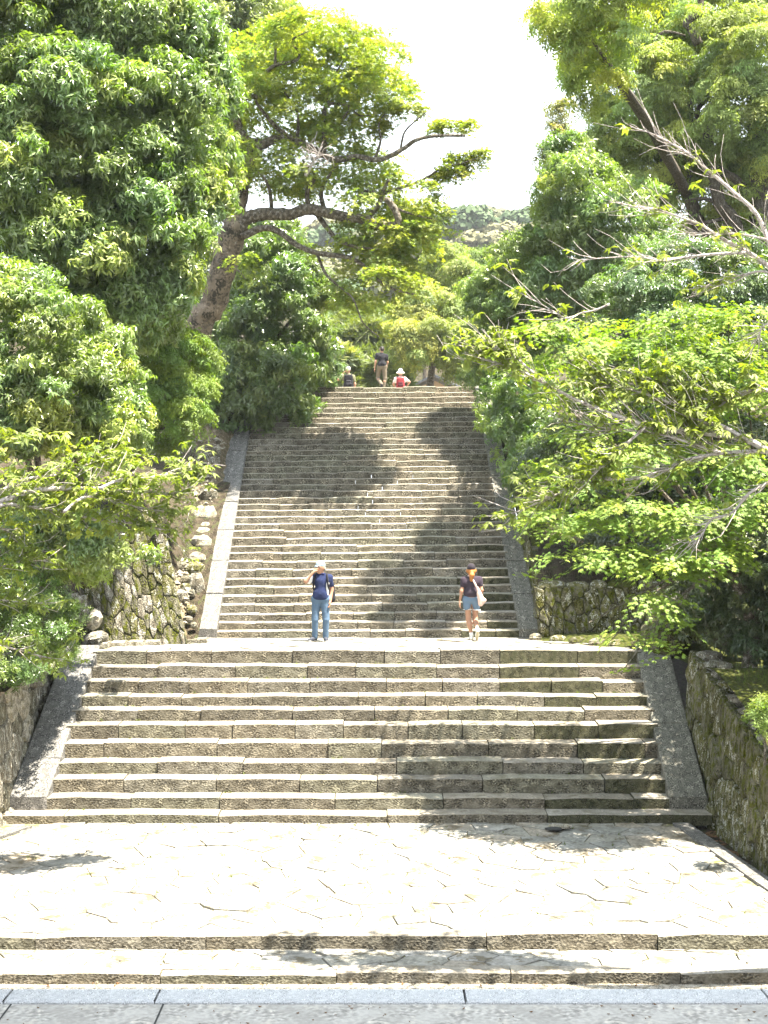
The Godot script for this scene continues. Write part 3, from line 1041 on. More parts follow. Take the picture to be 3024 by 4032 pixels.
	for i in 6:
		var a := Vector3(lerpf(3.15, 5.35, i / 6.0), y_land, -lerpf(30.5, 28.2, pow(i / 6.0, 0.8)))
		var o := put("curb_stone", boulder(Vector3(0.24, 0.10, 0.13), 120 + i, 0.12), M.wall[[1, 2, 5][i % 3]], t, a + Vector3(0.2, 0.05, 0))
		o.rotation.y = 0.75
	struct("moss_bed", land(3.4, 7.0, 28.4, 30.45, 0.3, func(x: float, d: float) -> float: return y_land + 0.06 + clampf((x - 3.4 - (30.5 - d) * 0.8) * 0.2, -0.12, 0.1) + rng.randf_range(-0.01, 0.01)), M.moss)
	for i in 5:
		var o := put("rock", boulder(Vector3(0.55, 0.38, 0.45) * rng.randf_range(0.8, 1.2), 140 + i, 0.35), M.wall[[2, 0, 3, 1, 5][i]], self, W([2640, 2720, 2810, 2890, 2600][i], [2440, 2400, 2460, 2500, 2520][i], 28.0 + [0.9, 1.2, 0.5, 0.2, 0.4][i]))
		o.rotation.y = i * 1.1
		tag(o, ["shaded grey rock at the end of the low wall behind the maple", "second shaded grey rock, right of the low wall end", "dark rock under the evergreen hedge on the right bank", "mossy dark rock farthest right under the hedge", "low rock at the head of the right side slab"][i], "rock")
	# fallen leaves in the gutter
	st = ST()
	for i in 260:
		var d := rng.randf_range(18.0, 23.8)
		var p := Vector3(5.32 + rng.randf_range(0, 0.35), y_terr - 0.11, -d)
		var a := rng.randf_range(0, TAU)
		var u := Vector3(cos(a), rng.randf_range(-0.2, 0.4), sin(a)) * 0.05
		var v := Vector3(-sin(a), rng.randf_range(-0.2, 0.4), cos(a)) * 0.025
		quad(st, p - u, p + v, p + u, p - v)
	for i in 130:
		var on_road := i < 60
		var p := Vector3(rng.randf_range(-5.2, 5.2), 0.006, -rng.randf_range(15.2, 15.9)) if on_road else Vector3(rng.randf_range(-6.0, 5.0), YC - 5.466 + 0.008, -(16.42 + 0.1 * pow(rng.randf(), 2.0)))
		var a := rng.randf_range(0, TAU)
		var u := Vector3(cos(a), rng.randf_range(-0.1, 0.3), sin(a)) * rng.randf_range(0.008, 0.03)
		var v := Vector3(-u.z, 0.006, u.x) * 0.5
		quad(st, p - u + Vector3(0, 0.01, 0), p + v, p + u + Vector3(0, 0.01, 0), p - v)
	var lf := put("fallen_leaves", done(st), plain("dead_leaf", lin(0.14, 0.075, 0.035), 0.7))
	tag(lf, "brown fallen leaves in the gutter by the right wall and along the kerb", "leaves")
	lf.set_meta("kind", "stuff")


# ------------------------------------------------------------------ foliage
var S := {}


func leaf(st: SurfaceTool, base: Vector3, dir: Vector3, up: Vector3, l: float, w: float, droop: float, c: Color) -> void:
	var side := dir.cross(up).normalized() * w * 0.5
	var n := side.cross(dir).normalized()
	if n.dot(up) < 0:
		n = -n
	var mid := base + dir * l * 0.5 - up * droop * l * 0.22
	var a := base + dir * l * 0.42 + side + n * w * 0.12 - up * droop * l * 0.14
	var b := base + dir * l * 0.42 - side + n * w * 0.12 - up * droop * l * 0.14
	var tip := base + dir * l - up * droop * l * 0.75
	st.set_color(c)
	tri(st, base, mid, a)
	tri(st, base, b, mid)
	tri(st, mid, tip, a)
	tri(st, mid, b, tip)


# twigs that carry leaves: kind gives the habit
func sprig(kind: String, s: int) -> ArrayMesh:
	var r := RandomNumberGenerator.new()
	r.seed = s
	var st := ST()
	var up := Vector3.UP
	if kind == "oak":       # drooping whorls of long leaves at the twig ends
		for k in 3:
			var o := Vector3(r.randf_range(-0.15, 0.15), r.randf_range(-0.05, 0.1), r.randf_range(-0.15, 0.15))
			var n := 8
			for i in n:
				var a := TAU * i / n + r.randf_range(-0.3, 0.3)
				var d := Vector3(cos(a), r.randf_range(-1.15, 0.05), sin(a)).normalized()
				var g := r.randf_range(0.75, 1.25)
				leaf(st, o + Vector3(0, r.randf_range(-0.06, 0.06), 0), d, up, r.randf_range(0.10, 0.15), r.randf_range(0.032, 0.046), r.randf_range(0.1, 0.7), Color(g, g, g))
	elif kind == "fine":    # small leaves along short drooping twigs
		for k in 4:
			var a0 := TAU * k / 4 + r.randf_range(-0.4, 0.4)
			var t := Vector3(cos(a0), r.randf_range(-0.5, 0.3), sin(a0)).normalized()
			for i in 8:
				var p := t * (0.04 + 0.026 * i) - up * 0.0009 * i * i
				var a := a0 + (1.1 if i % 2 else -1.1) + r.randf_range(-0.4, 0.4)
				var d := Vector3(cos(a), r.randf_range(-1.0, 0.1), sin(a)).normalized()
				var g := r.randf_range(0.75, 1.25)
				leaf(st, p, d, up, r.randf_range(0.065, 0.095), r.randf_range(0.026, 0.036), r.randf_range(0.1, 0.6), Color(g, g, g))
	elif kind == "pad":     # little upright rosettes
		for k in 5:
			var o := Vector3(r.randf_range(-0.2, 0.2), r.randf_range(-0.04, 0.06), r.randf_range(-0.2, 0.2))
			for i in 6:
				var a := TAU * i / 6 + r.randf_range(-0.3, 0.3)
				var d := Vector3(cos(a), r.randf_range(0.1, 0.9), sin(a)).normalized()
				var g := r.randf_range(0.75, 1.25)
				leaf(st, o, d, up, r.randf_range(0.07, 0.10), r.randf_range(0.028, 0.038), 0.15, Color(g, g, g))
	elif kind == "maple":   # flat spray of pointed, five-lobed leaves
		for i in 13:
			var x := 0.045 * i
			var sd := 1.0 if i % 2 else -1.0
			var p := Vector3(x - 0.28, -0.25 * x * x + r.randf_range(-0.02, 0.02), sd * r.randf_range(0.03, 0.13))
			var head := Vector3(0.7, -0.2 + r.randf_range(-0.25, 0.15), sd * r.randf_range(0.3, 0.9)).normalized()
			var nrm := (up + Vector3(r.randf_range(-0.3, 0.3), 0, r.randf_range(-0.3, 0.3))).normalized()
			var side := head.cross(nrm).normalized()
			var l := r.randf_range(0.07, 0.105)
			var g := r.randf_range(0.8, 1.2)
			st.set_color(Color(g, g, g))
			for f in 5:
				var an: float = [-1.25, -0.62, 0.0, 0.62, 1.25][f]
				var ln: float = l * [0.62, 0.88, 1.0, 0.88, 0.62][f]
				var d := head * cos(an) + side * sin(an) - nrm * 0.18 * absf(an)
				var q := (head * cos(an + 1.57) + side * sin(an + 1.57)) * ln * 0.17
				tri(st, p, p + d * ln * 0.45 - q, p + d * ln)
				tri(st, p, p + d * ln, p + d * ln * 0.45 + q)
	elif kind == "cherry":  # broad hanging leaves in loose tufts
		for k in 3:
			var o := Vector3(r.randf_range(-0.14, 0.14), r.randf_range(-0.03, 0.05), r.randf_range(-0.14, 0.14))
			for i in 4:
				var a := r.randf_range(0, TAU)
				var d := Vector3(cos(a), r.randf_range(-0.7, 0.15), sin(a)).normalized()
				var g := r.randf_range(0.8, 1.2)
				leaf(st, o, d, up, r.randf_range(0.10, 0.14), r.randf_range(0.045, 0.06), r.randf_range(0.1, 0.5), Color(g, g, g))
	elif kind == "box":     # dense narrow leaves on upright shoots
		for k in 5:
			var o := Vector3(r.randf_range(-0.12, 0.12), r.randf_range(-0.03, 0.03), r.randf_range(-0.12, 0.12))
			for i in 7:
				var a := TAU * i * 0.382 + r.randf_range(-0.3, 0.3)
				var d := Vector3(cos(a), r.randf_range(0.1, 1.0), sin(a)).normalized()
				var g := r.randf_range(0.75, 1.25)
				leaf(st, o + up * 0.014 * i, d, up, r.randf_range(0.05, 0.075), r.randf_range(0.016, 0.022), 0.1, Color(g, g, g))
	elif kind == "needle":  # conifer shoots
		for k in 7:
			var a := TAU * k / 7 + r.randf_range(-0.3, 0.3)
			var d := Vector3(cos(a), r.randf_range(-0.2, 0.8), sin(a)).normalized()
			for i in 6:
				var e := (d + Vector3(r.randf_range(-0.6, 0.6), r.randf_range(-0.3, 0.5), r.randf_range(-0.6, 0.6))).normalized()
				var g := r.randf_range(0.75, 1.25)
				leaf(st, d * 0.05 * i, e, up, r.randf_range(0.12, 0.2), 0.035, 0.0, Color(g, g, g))
	return done(st)


func make_sprigs() -> void:
	for kind in ["oak", "fine", "pad", "maple", "cherry", "box", "needle"]:
		var n: int = 3
		S[kind] = []
		for i in n:
			S[kind].append(sprig(kind, 100 + i * 17 + kind.length()))


class Spray:
	var buf := [PackedFloat32Array(), PackedFloat32Array(), PackedFloat32Array()]
	var n := [0, 0, 0]


func add_sprig(sp: Spray, p: Vector3, axis: Vector3, s: float, c: Color, head := Vector3.ZERO) -> void:
	var x := axis.cross(Vector3(rng.randf_range(-1, 1), rng.randf_range(-1, 1), rng.randf_range(-1, 1)))
	if head != Vector3.ZERO:
		x = head - axis * head.dot(axis)
	x = x.normalized()
	var z := x.cross(axis)
	var k := rng.randi() % 3
	var b: PackedFloat32Array = sp.buf[k]
	b.append_array(PackedFloat32Array([x.x * s, axis.x * s, z.x * s, p.x, x.y * s, axis.y * s, z.y * s, p.y, x.z * s, axis.z * s, z.z * s, p.z, c.r, c.g, c.b, 1.0]))
	sp.buf[k] = b
	sp.n[k] += 1


func finish(sp: Spray, kind: String, parent: Node3D, m: Material, called := "crown") -> void:
	for k in 3:
		if sp.n[k] == 0:
			continue
		var mm := MultiMesh.new()
		mm.transform_format = MultiMesh.TRANSFORM_3D
		mm.use_colors = true
		mm.mesh = S[kind][k]
		mm.instance_count = sp.n[k]
		mm.buffer = sp.buf[k]
		var o := MultiMeshInstance3D.new()
		o.name = numbered(called, parent)
		o.multimesh = mm
		o.material_override = m
		o.set_meta("kind", "stuff")
		parent.add_child(o, true)


var sprigs_total := 0


# blobs: [px, py, rx, ry (photo pixels), distance, depth radius (m)]
func crown(parent: Node3D, kind: String, blobs: Array, col: Color, dens: float, lobe: float, m: Material, flat := 0.75, size := 1.0, fill := 3.0, up_bias := 0.6) -> void:
	var sp := Spray.new()
	var cs := []
	var rs := []
	for b in blobs:
		cs.append(W(b[0], b[1], b[4]))
		rs.append(Vector3(b[2] * b[4] / F, b[3] * b[4] / F, b[5]))
	var before := 0
	for i in blobs.size():
		var c: Vector3 = cs[i]
		var r: Vector3 = rs[i]
		var area := 4.0 * PI * pow((pow(r.x * r.y, 1.6) + pow(r.x * r.z, 1.6) + pow(r.y * r.z, 1.6)) / 3.0, 1.0 / 1.6)
		var nl := int(area / (lobe * lobe * 1.9)) + 2
		for k in nl:
			var u := rnd_dir()
			if u.z < -0.3 and rng.randf() < 0.7:
				continue
			var stray := rng.randf() < 0.16
			var p := c + u * r * (rng.randf_range(1.0, 1.22) if stray else rng.randf_range(0.68, 1.0))
			var hid := false
			for j in blobs.size():
				if kind != "pad" and j != i and ((p - cs[j]) / rs[j]).length() < 0.72:
					hid = true
					break
			if hid:
				continue
			var lr := lobe * (rng.randf_range(0.35, 0.6) if stray else rng.randf_range(0.6, 1.4))
			lr = minf(lr, minf(r.x, minf(r.y, r.z)) * 0.9)
			var young := rng.randf() < 0.25
			var tint := rng.randf_range(1.15, 1.4) if young else rng.randf_range(0.78, 1.12)
			var warm := rng.randf_range(0.05, 0.2) if young else rng.randf_range(-0.12, 0.08)
			var n := int(dens * lr * lr * 11.0)
			for q in n:
				var v := rnd_dir()
				if v.y < -0.25:
					v.y = -v.y
				if v.dot(u) < -0.2:
					v = v - u * 2.0 * v.dot(u)
				var pos := p + v * Vector3(1, flat, 1) * lr * pow(rng.randf(), 0.33)
				var axis := (v * 0.7 + Vector3.UP * up_bias + rnd_dir() * 0.45).normalized()
				var g := tint * rng.randf_range(0.8, 1.2)
				add_sprig(sp, pos, axis, size * rng.randf_range(0.8, 1.3), Color(col.r * g * (1.0 + warm), col.g * g, col.b * g * (1.0 - warm)), u if kind == "maple" else Vector3.ZERO)
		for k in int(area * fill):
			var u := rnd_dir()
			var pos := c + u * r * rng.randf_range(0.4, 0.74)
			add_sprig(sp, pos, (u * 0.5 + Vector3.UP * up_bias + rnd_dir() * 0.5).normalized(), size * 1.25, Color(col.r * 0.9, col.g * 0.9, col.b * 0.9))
	sprigs_total += sp.n[0] + sp.n[1] + sp.n[2]
	finish(sp, kind, parent, m)


func limb(parent: Node3D, called: String, pts: Array, r0: float, r1: float, m: Material, sides := 8) -> PackedVector3Array:
	var st := ST(true)
	var c := curve(pts, 5)
	tube(st, c, r0, r1, sides, 0.10)
	put(called, done(st), m, parent)
	return c


# short bent side twigs along a branch, all in one mesh
func twigs(st: SurfaceTool, c: PackedVector3Array, n: int, l: float, r: float, lift: float) -> PackedVector3Array:
	var tips := PackedVector3Array()
	for i in n:
		var f := rng.randf_range(0.12, 1.0) * (c.size() - 1)
		var k := int(f)
		var p := c[k].lerp(c[mini(k + 1, c.size() - 1)], f - k)
		var t := (c[mini(k + 1, c.size() - 1)] - c[maxi(k - 1, 0)]).normalized()
		var d := (t * 1.1 + rnd_dir() * 0.75 + Vector3.UP * lift * 0.5).normalized()
		var ll := l * (0.3 + 1.3 * pow(rng.randf(), 1.5))
		var bend := Vector3.UP * rng.randf_range(-0.2, 0.6) + rnd_dir() * 0.5
		var a := p + d * ll * 0.35
		var e := a + (d + bend * 0.5).normalized() * ll * 0.35
		var b := e + (d + bend * 1.2).normalized() * ll * 0.35
		tube(st, PackedVector3Array([p, a, e, b]), r, r * 0.4, 4)
		tips.append(a)
		tips.append(b)
	return tips


const Q := 1.8228      # lists below are in the pixels of a 1659 wide copy of the photo


func settle(root: Node3D, base: Vector3) -> void:
	root.position = base
	for c in root.get_children():
		c.position -= base


func tree(called: String, label: String, cat: String, kind: String, blobs: Array, col: Color, dens: float, lobe: float, m: Material, base: Vector3, r0: float, bark: Material, flat := 0.75, size := 1.0, fill := 3.0, up_bias := 0.6) -> Node3D:
	var t := thing(called, label, cat)
	var bb := []
	for b in blobs:
		bb.append([b[0] * Q, b[1] * Q, b[2] * Q, b[3] * Q, b[4], b[5]])
	crown(t, kind, bb, col, dens, lobe, m, flat, size, fill, up_bias)
	# trunk to the middle of the crown, then a limb to each mass of leaves
	var mid := Vector3.ZERO
	for b in bb:
		mid += W(b[0], b[1], b[4])
	mid /= bb.size()
	mid = mid.lerp(base, 0.35)
	limb(t, "trunk", [base - Vector3(0, 0.3, 0), base.lerp(mid, 0.5) + Vector3(0.12, 0, 0.08) * r0 * 4.0, mid], r0, r0 * 0.6, bark)
	var i := 0
	for b in bb:
		if i % 2 == 0:
			var e := W(b[0], b[1], b[4])
			limb(t, "limb", [mid - Vector3(0, 0.1, 0), mid.lerp(e, 0.5) + rnd_dir() * 0.2, e], r0 * 0.5, r0 * 0.12, bark, 6)
		i += 1
	settle(t, base)
	return t


func P2(a: Array, ox: float, oy: float, k: float, d0: float, d1: float) -> Array:
	var out := []
	for i in a.size() / 2:
		out.append(W(ox + a[i * 2] / k, oy + a[i * 2 + 1] / k, lerpf(d0, d1, float(i) / maxf(1.0, a.size() / 2 - 1))))
	return out


func trees() -> void:
	var oak := Color(0.225, 0.295, 0.105)
	var lg := func(x: float, d: float) -> Vector3: return Vector3(x, left_ground(x, d), -d)
	var rg := func(x: float, d: float) -> Vector3: return Vector3(x, right_ground(x, d), -d)
	# ---------------- left side
	tree("evergreen_oak", "huge glossy evergreen tree filling the upper left of the view", "tree", "oak", [
		[60, 60, 170, 120, 29, 2.2], [250, 60, 170, 110, 30, 2.2], [400, 150, 90, 110, 31, 1.6], [120, 230, 180, 130, 28.5, 2.2], [320, 260, 150, 130, 29.5, 2.0],
		[60, 400, 130, 130, 28, 2.0], [260, 420, 170, 120, 29, 2.0], [405, 430, 65, 90, 30, 1.3], [400, 330, 80, 90, 30.5, 1.4], [150, 560, 180, 110, 28.5, 1.8],
		[320, 560, 100, 90, 29, 1.6], [300, 660, 95, 70, 29.5, 1.4], [445, 250, 40, 60, 31, 1.0]],
		oak, 12.0, 0.5, M.leaf, lg.call(-7.2, 31.5), 0.4, M.bark_dark, 0.75, 1.05, 8.0)
	tree("tall_evergreen", "tall pale-leaved tree at the top edge, behind the big oak and the gnarled tree", "tree", "oak", [
		[520, 50, 110, 80, 46, 2.5], [430, 60, 80, 80, 45, 2.0], [595, 45, 50, 55, 48, 1.8], [480, 140, 80, 60, 46, 2.0], [420, -60, 120, 70, 46, 2.5], [440, 330, 70, 110, 45, 2.0], [455, 540, 55, 90, 45, 1.8], [430, 680, 60, 70, 44, 1.6]],
		Color(0.23, 0.28, 0.13), 6.0, 0.8, M.leaf, lg.call(-8.0, 47.0), 0.35, M.bark_dark)
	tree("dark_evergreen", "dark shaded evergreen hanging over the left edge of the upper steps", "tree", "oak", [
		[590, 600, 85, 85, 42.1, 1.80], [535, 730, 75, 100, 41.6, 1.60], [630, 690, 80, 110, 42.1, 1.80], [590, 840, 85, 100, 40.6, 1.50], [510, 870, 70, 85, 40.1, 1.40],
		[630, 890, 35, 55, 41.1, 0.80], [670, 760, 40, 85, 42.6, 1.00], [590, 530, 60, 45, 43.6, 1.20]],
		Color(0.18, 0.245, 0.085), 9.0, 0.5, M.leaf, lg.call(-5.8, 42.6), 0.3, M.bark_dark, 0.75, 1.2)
	tree("yellow_green_shrub", "tall clipped shrub with yellow-green edge left of the dark evergreen", "shrub", "fine", [
		[330, 780, 105, 100, 31.4, 1.2], [360, 890, 85, 80, 31.4, 1.1], [400, 810, 50, 100, 31.8, 0.9], [300, 850, 80, 100, 31, 1.0], [415, 910, 30, 50, 31.8, 0.6]],
		Color(0.185, 0.265, 0.065), 11.0, 0.35, M.leaf_soft, lg.call(-6.3, 32.0), 0.14, M.bark_dark)
	tree("bright_shrub", "large sunlit light-green shrub at the left edge above the slanting wall", "shrub", "oak", [
		[60, 740, 170, 130, 25.2, 1.7], [130, 860, 165, 100, 25.2, 1.5], [205, 930, 95, 55, 25.6, 1.0], [10, 640, 80, 55, 25.5, 1.0], [10, 880, 110, 100, 24.8, 1.2],
		[230, 830, 60, 85, 25.8, 0.9], [262, 910, 42, 60, 26.2, 0.7], [190, 1180, 110, 55, 26.6, 0.8], [110, 1150, 110, 50, 26.2, 0.8]],
		Color(0.27, 0.335, 0.115), 15.0, 0.42, M.leaf, lg.call(-7.2, 26.5), 0.16, M.bark_mid, 0.75, 0.8, 8.0)
	tree("box_shrub", "dense dark green shrub on top of the left retaining wall", "shrub", "box", [
		[60, 1330, 95, 80, 25.0, 1.0], [15, 1400, 100, 70, 24.4, 0.9], [100, 1385, 45, 60, 25.4, 0.6], [60, 1275, 75, 35, 25.4, 0.7], [5, 1290, 80, 70, 24.8, 0.9]],
		Color(0.145, 0.21, 0.055), 16.0, 0.26, M.leaf, lg.call(-7.3, 24.9), 0.08, M.bark_dark)
	ancient_tree()
	left_cherry()
	# ---------------- right side
	tree("bright_camphor", "huge bright yellow-green tree filling the upper right of the view", "tree", "fine", [
		[1500, 130, 150, 85, 42, 2.50], [1620, 150, 90, 110, 41, 2.50], [1400, 200, 100, 90, 42, 2.25], [1560, 260, 130, 100, 41, 2.25], [1335, 290, 55, 95, 43, 1.62],
		[1440, 330, 105, 85, 42.5, 2.00], [1640, 330, 60, 110, 41.5, 1.88], [1370, 400, 80, 70, 43, 1.62], [1520, 430, 110, 75, 42.5, 1.75], [1620, 480, 80, 80, 42, 1.62],
		[1230, 25, 60, 40, 31, 1.75], [1330, 5, 90, 38, 31, 2.12], [1440, 15, 110, 45, 44, 2.25], [1560, 30, 110, 60, 43, 2.25], [1280, 85, 60, 40, 31, 1.62], [1640, 50, 60, 60, 43, 1.88], [1245, 140, 25, 40, 47, 1.00], [1290, 150, 50, 60, 33, 1.2], [1180, 40, 25, 20, 46, 0.6]],
		Color(0.30, 0.37, 0.12), 9.0, 0.5, M.leaf_soft, rg.call(10.5, 42.5), 0.3, M.bark_dark, 0.75, 1.25, 1.5)
	camphor_limbs()
	tree("glossy_evergreen", "dark glossy evergreen tree below the bright tree, right of the sky gap", "tree", "oak", [
		[1250, 420, 80, 65, 38, 1.6], [1210, 500, 50, 75, 38.5, 1.2], [1330, 480, 90, 80, 37.5, 1.6], [1150, 560, 65, 60, 39, 1.4], [1260, 580, 100, 90, 38, 1.7],
		[1090, 650, 65, 60, 39.5, 1.3], [1180, 660, 95, 75, 38.5, 1.6], [1055, 735, 50, 55, 40, 1.1], [1130, 750, 80, 60, 39, 1.3], [1055, 800, 40, 35, 40, 0.8], [1230, 350, 42, 45, 38.5, 1.0], [1380, 560, 80, 80, 37, 1.5]],
		Color(0.26, 0.33, 0.125), 8.0, 0.5, M.leaf, rg.call(6.0, 39.5), 0.32, M.bark_dark)
	tree("airy_sapling", "thin sapling with sparse pale leaves standing out against the sky on the right", "tree", "fine", [
		[1200, 300, 22, 50, 39, 0.5], [1215, 250, 22, 40, 39, 0.4], [1188, 235, 12, 20, 39, 0.3], [1190, 340, 18, 24, 39, 0.3]],
		Color(0.257, 0.258, 0.120), 9.0, 0.22, M.leaf_soft, rg.call(5.4, 39.8), 0.035, M.bark_mid, 0.75, 1.0, 0.4)
	tree("small_leaved_evergreen", "dark small-leaved evergreen behind the bare branches at right", "tree", "fine", [
		[1380, 640, 90, 70, 31, 1.2], [1480, 600, 110, 70, 31.5, 1.3], [1580, 620, 100, 80, 31, 1.3], [1330, 730, 70, 65, 31, 1.1], [1430, 720, 100, 60, 30.5, 1.1], [1645, 570, 50, 80, 31, 1.0], [1600, 740, 90, 80, 30.5, 1.1], [1500, 820, 120, 80, 30.5, 1.1], [1350, 850, 90, 80, 31, 1.0]],
		Color(0.145, 0.21, 0.085), 10.0, 0.4, M.leaf, rg.call(6.2, 32.0), 0.2, M.bark_dark)
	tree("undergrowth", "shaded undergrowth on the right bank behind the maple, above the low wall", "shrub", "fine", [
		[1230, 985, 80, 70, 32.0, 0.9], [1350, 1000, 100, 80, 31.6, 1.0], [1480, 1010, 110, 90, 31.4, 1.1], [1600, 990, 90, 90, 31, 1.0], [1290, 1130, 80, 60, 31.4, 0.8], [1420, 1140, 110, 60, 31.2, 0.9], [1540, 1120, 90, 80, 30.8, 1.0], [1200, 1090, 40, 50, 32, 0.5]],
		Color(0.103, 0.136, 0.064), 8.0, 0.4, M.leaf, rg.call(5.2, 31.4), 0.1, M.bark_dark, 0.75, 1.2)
	tree("stairside_shrub", "dark green shrub leaning over the right edge of the upper steps", "shrub", "oak", [
		[1072, 885, 38, 45, 36.5, 0.7], [1115, 940, 45, 48, 35.5, 0.8], [1085, 850, 38, 36, 37.5, 0.7], [1135, 860, 55, 55, 36, 0.9], [1155, 930, 50, 70, 35, 0.9], [1125, 1000, 32, 38, 34, 0.6], [1160, 1020, 45, 60, 33.5, 0.7]],
		Color(0.17, 0.25, 0.08), 11.0, 0.32, M.leaf, rg.call(4.4, 36.0), 0.1, M.bark_dark, 0.75, 0.75)
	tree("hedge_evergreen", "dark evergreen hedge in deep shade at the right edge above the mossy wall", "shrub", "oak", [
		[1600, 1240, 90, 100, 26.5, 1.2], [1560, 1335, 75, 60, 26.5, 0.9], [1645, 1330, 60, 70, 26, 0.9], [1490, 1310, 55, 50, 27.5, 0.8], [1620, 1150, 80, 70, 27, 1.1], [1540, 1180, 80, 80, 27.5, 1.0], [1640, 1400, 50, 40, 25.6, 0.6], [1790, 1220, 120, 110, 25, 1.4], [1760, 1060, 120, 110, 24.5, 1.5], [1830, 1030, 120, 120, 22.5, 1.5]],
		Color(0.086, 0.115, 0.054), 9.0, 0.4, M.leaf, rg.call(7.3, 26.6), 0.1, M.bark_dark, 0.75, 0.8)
	tree("small_plant", "small pale-green plant at the right edge on top of the mossy wall", "plant", "box", [
		[1652, 1545, 18, 30, 20.6, 0.22], [1640, 1570, 12, 18, 20.5, 0.15]],
		Color(0.20, 0.27, 0.085), 40.0, 0.12, M.leaf_soft, W(3010, 2930, 20.8), 0.02, M.bark_mid)
	maple()
	right_cherry()
	# ---------------- at the head of the stairs
	tree("light_conifer", "soft light-green conifer behind the people at the top of the steps", "tree", "needle", [
		[730, 805, 35, 38, 60, 1.5], [790, 760, 60, 75, 64, 2.0], [850, 730, 40, 70, 66, 2.0], [765, 700, 45, 40, 70, 2.0], [830, 800, 40, 40, 62, 1.5], [700, 770, 35, 60, 64, 1.4]],
		Color(0.205, 0.251, 0.120), 5.0, 0.7, M.leaf_soft, Vector3(-2.5, y_top, -66), 0.25, M.bark_dark, 0.8, 1.3)
	tree("yellow_green_tree", "pale yellow-green tree at the head of the steps, right of the walking person", "tree", "fine", [
		[930, 690, 60, 70, 60, 2.2], [965, 600, 42, 60, 62, 1.8], [905, 740, 55, 45, 58.5, 1.8], [990, 750, 40, 55, 58.5, 1.8], [1015, 680, 40, 60, 61, 1.8], [866, 770, 24, 34, 58, 1.0], [1015, 800, 40, 30, 58, 1.0], [890, 640, 40, 50, 63, 1.6]],
		Color(0.288, 0.335, 0.110), 5.0, 0.7, M.leaf_soft, Vector3(1.6, y_top, -60.5), 0.22, M.bark_mid, 0.8, 1.5, 1.5)
	tree("pine_tree", "slender dark pine with open crown standing before the far hill", "tree", "needle", [
		[905, 560, 28, 16, 80, 1.0], [925, 590, 28, 14, 80, 0.9], [900, 615, 30, 14, 80, 0.9], [915, 535, 14, 12, 80, 0.6], [930, 640, 26, 14, 80, 0.8]],
		Color(0.103, 0.109, 0.086), 5.0, 0.5, M.leaf_soft, Vector3(px_x(915 * Q, 80), y_top, -80), 0.18, M.bark_dark)
	tree("round_tree", "bright green rounded tree low on the far hill beside the sky gap", "tree", "fine", [
		[1030, 590, 45, 40, 72, 2.0], [990, 620, 40, 40, 70, 1.8], [1060, 620, 40, 40, 70, 1.8], [1000, 570, 30, 24, 74, 1.4]],
		Color(0.215, 0.285, 0.088), 5.0, 0.8, M.leaf_soft, Vector3(5.0, y_top, -72), 0.25, M.bark_dark, 0.8, 1.5)
	ground_plants()
	print("sprigs ", sprigs_total)


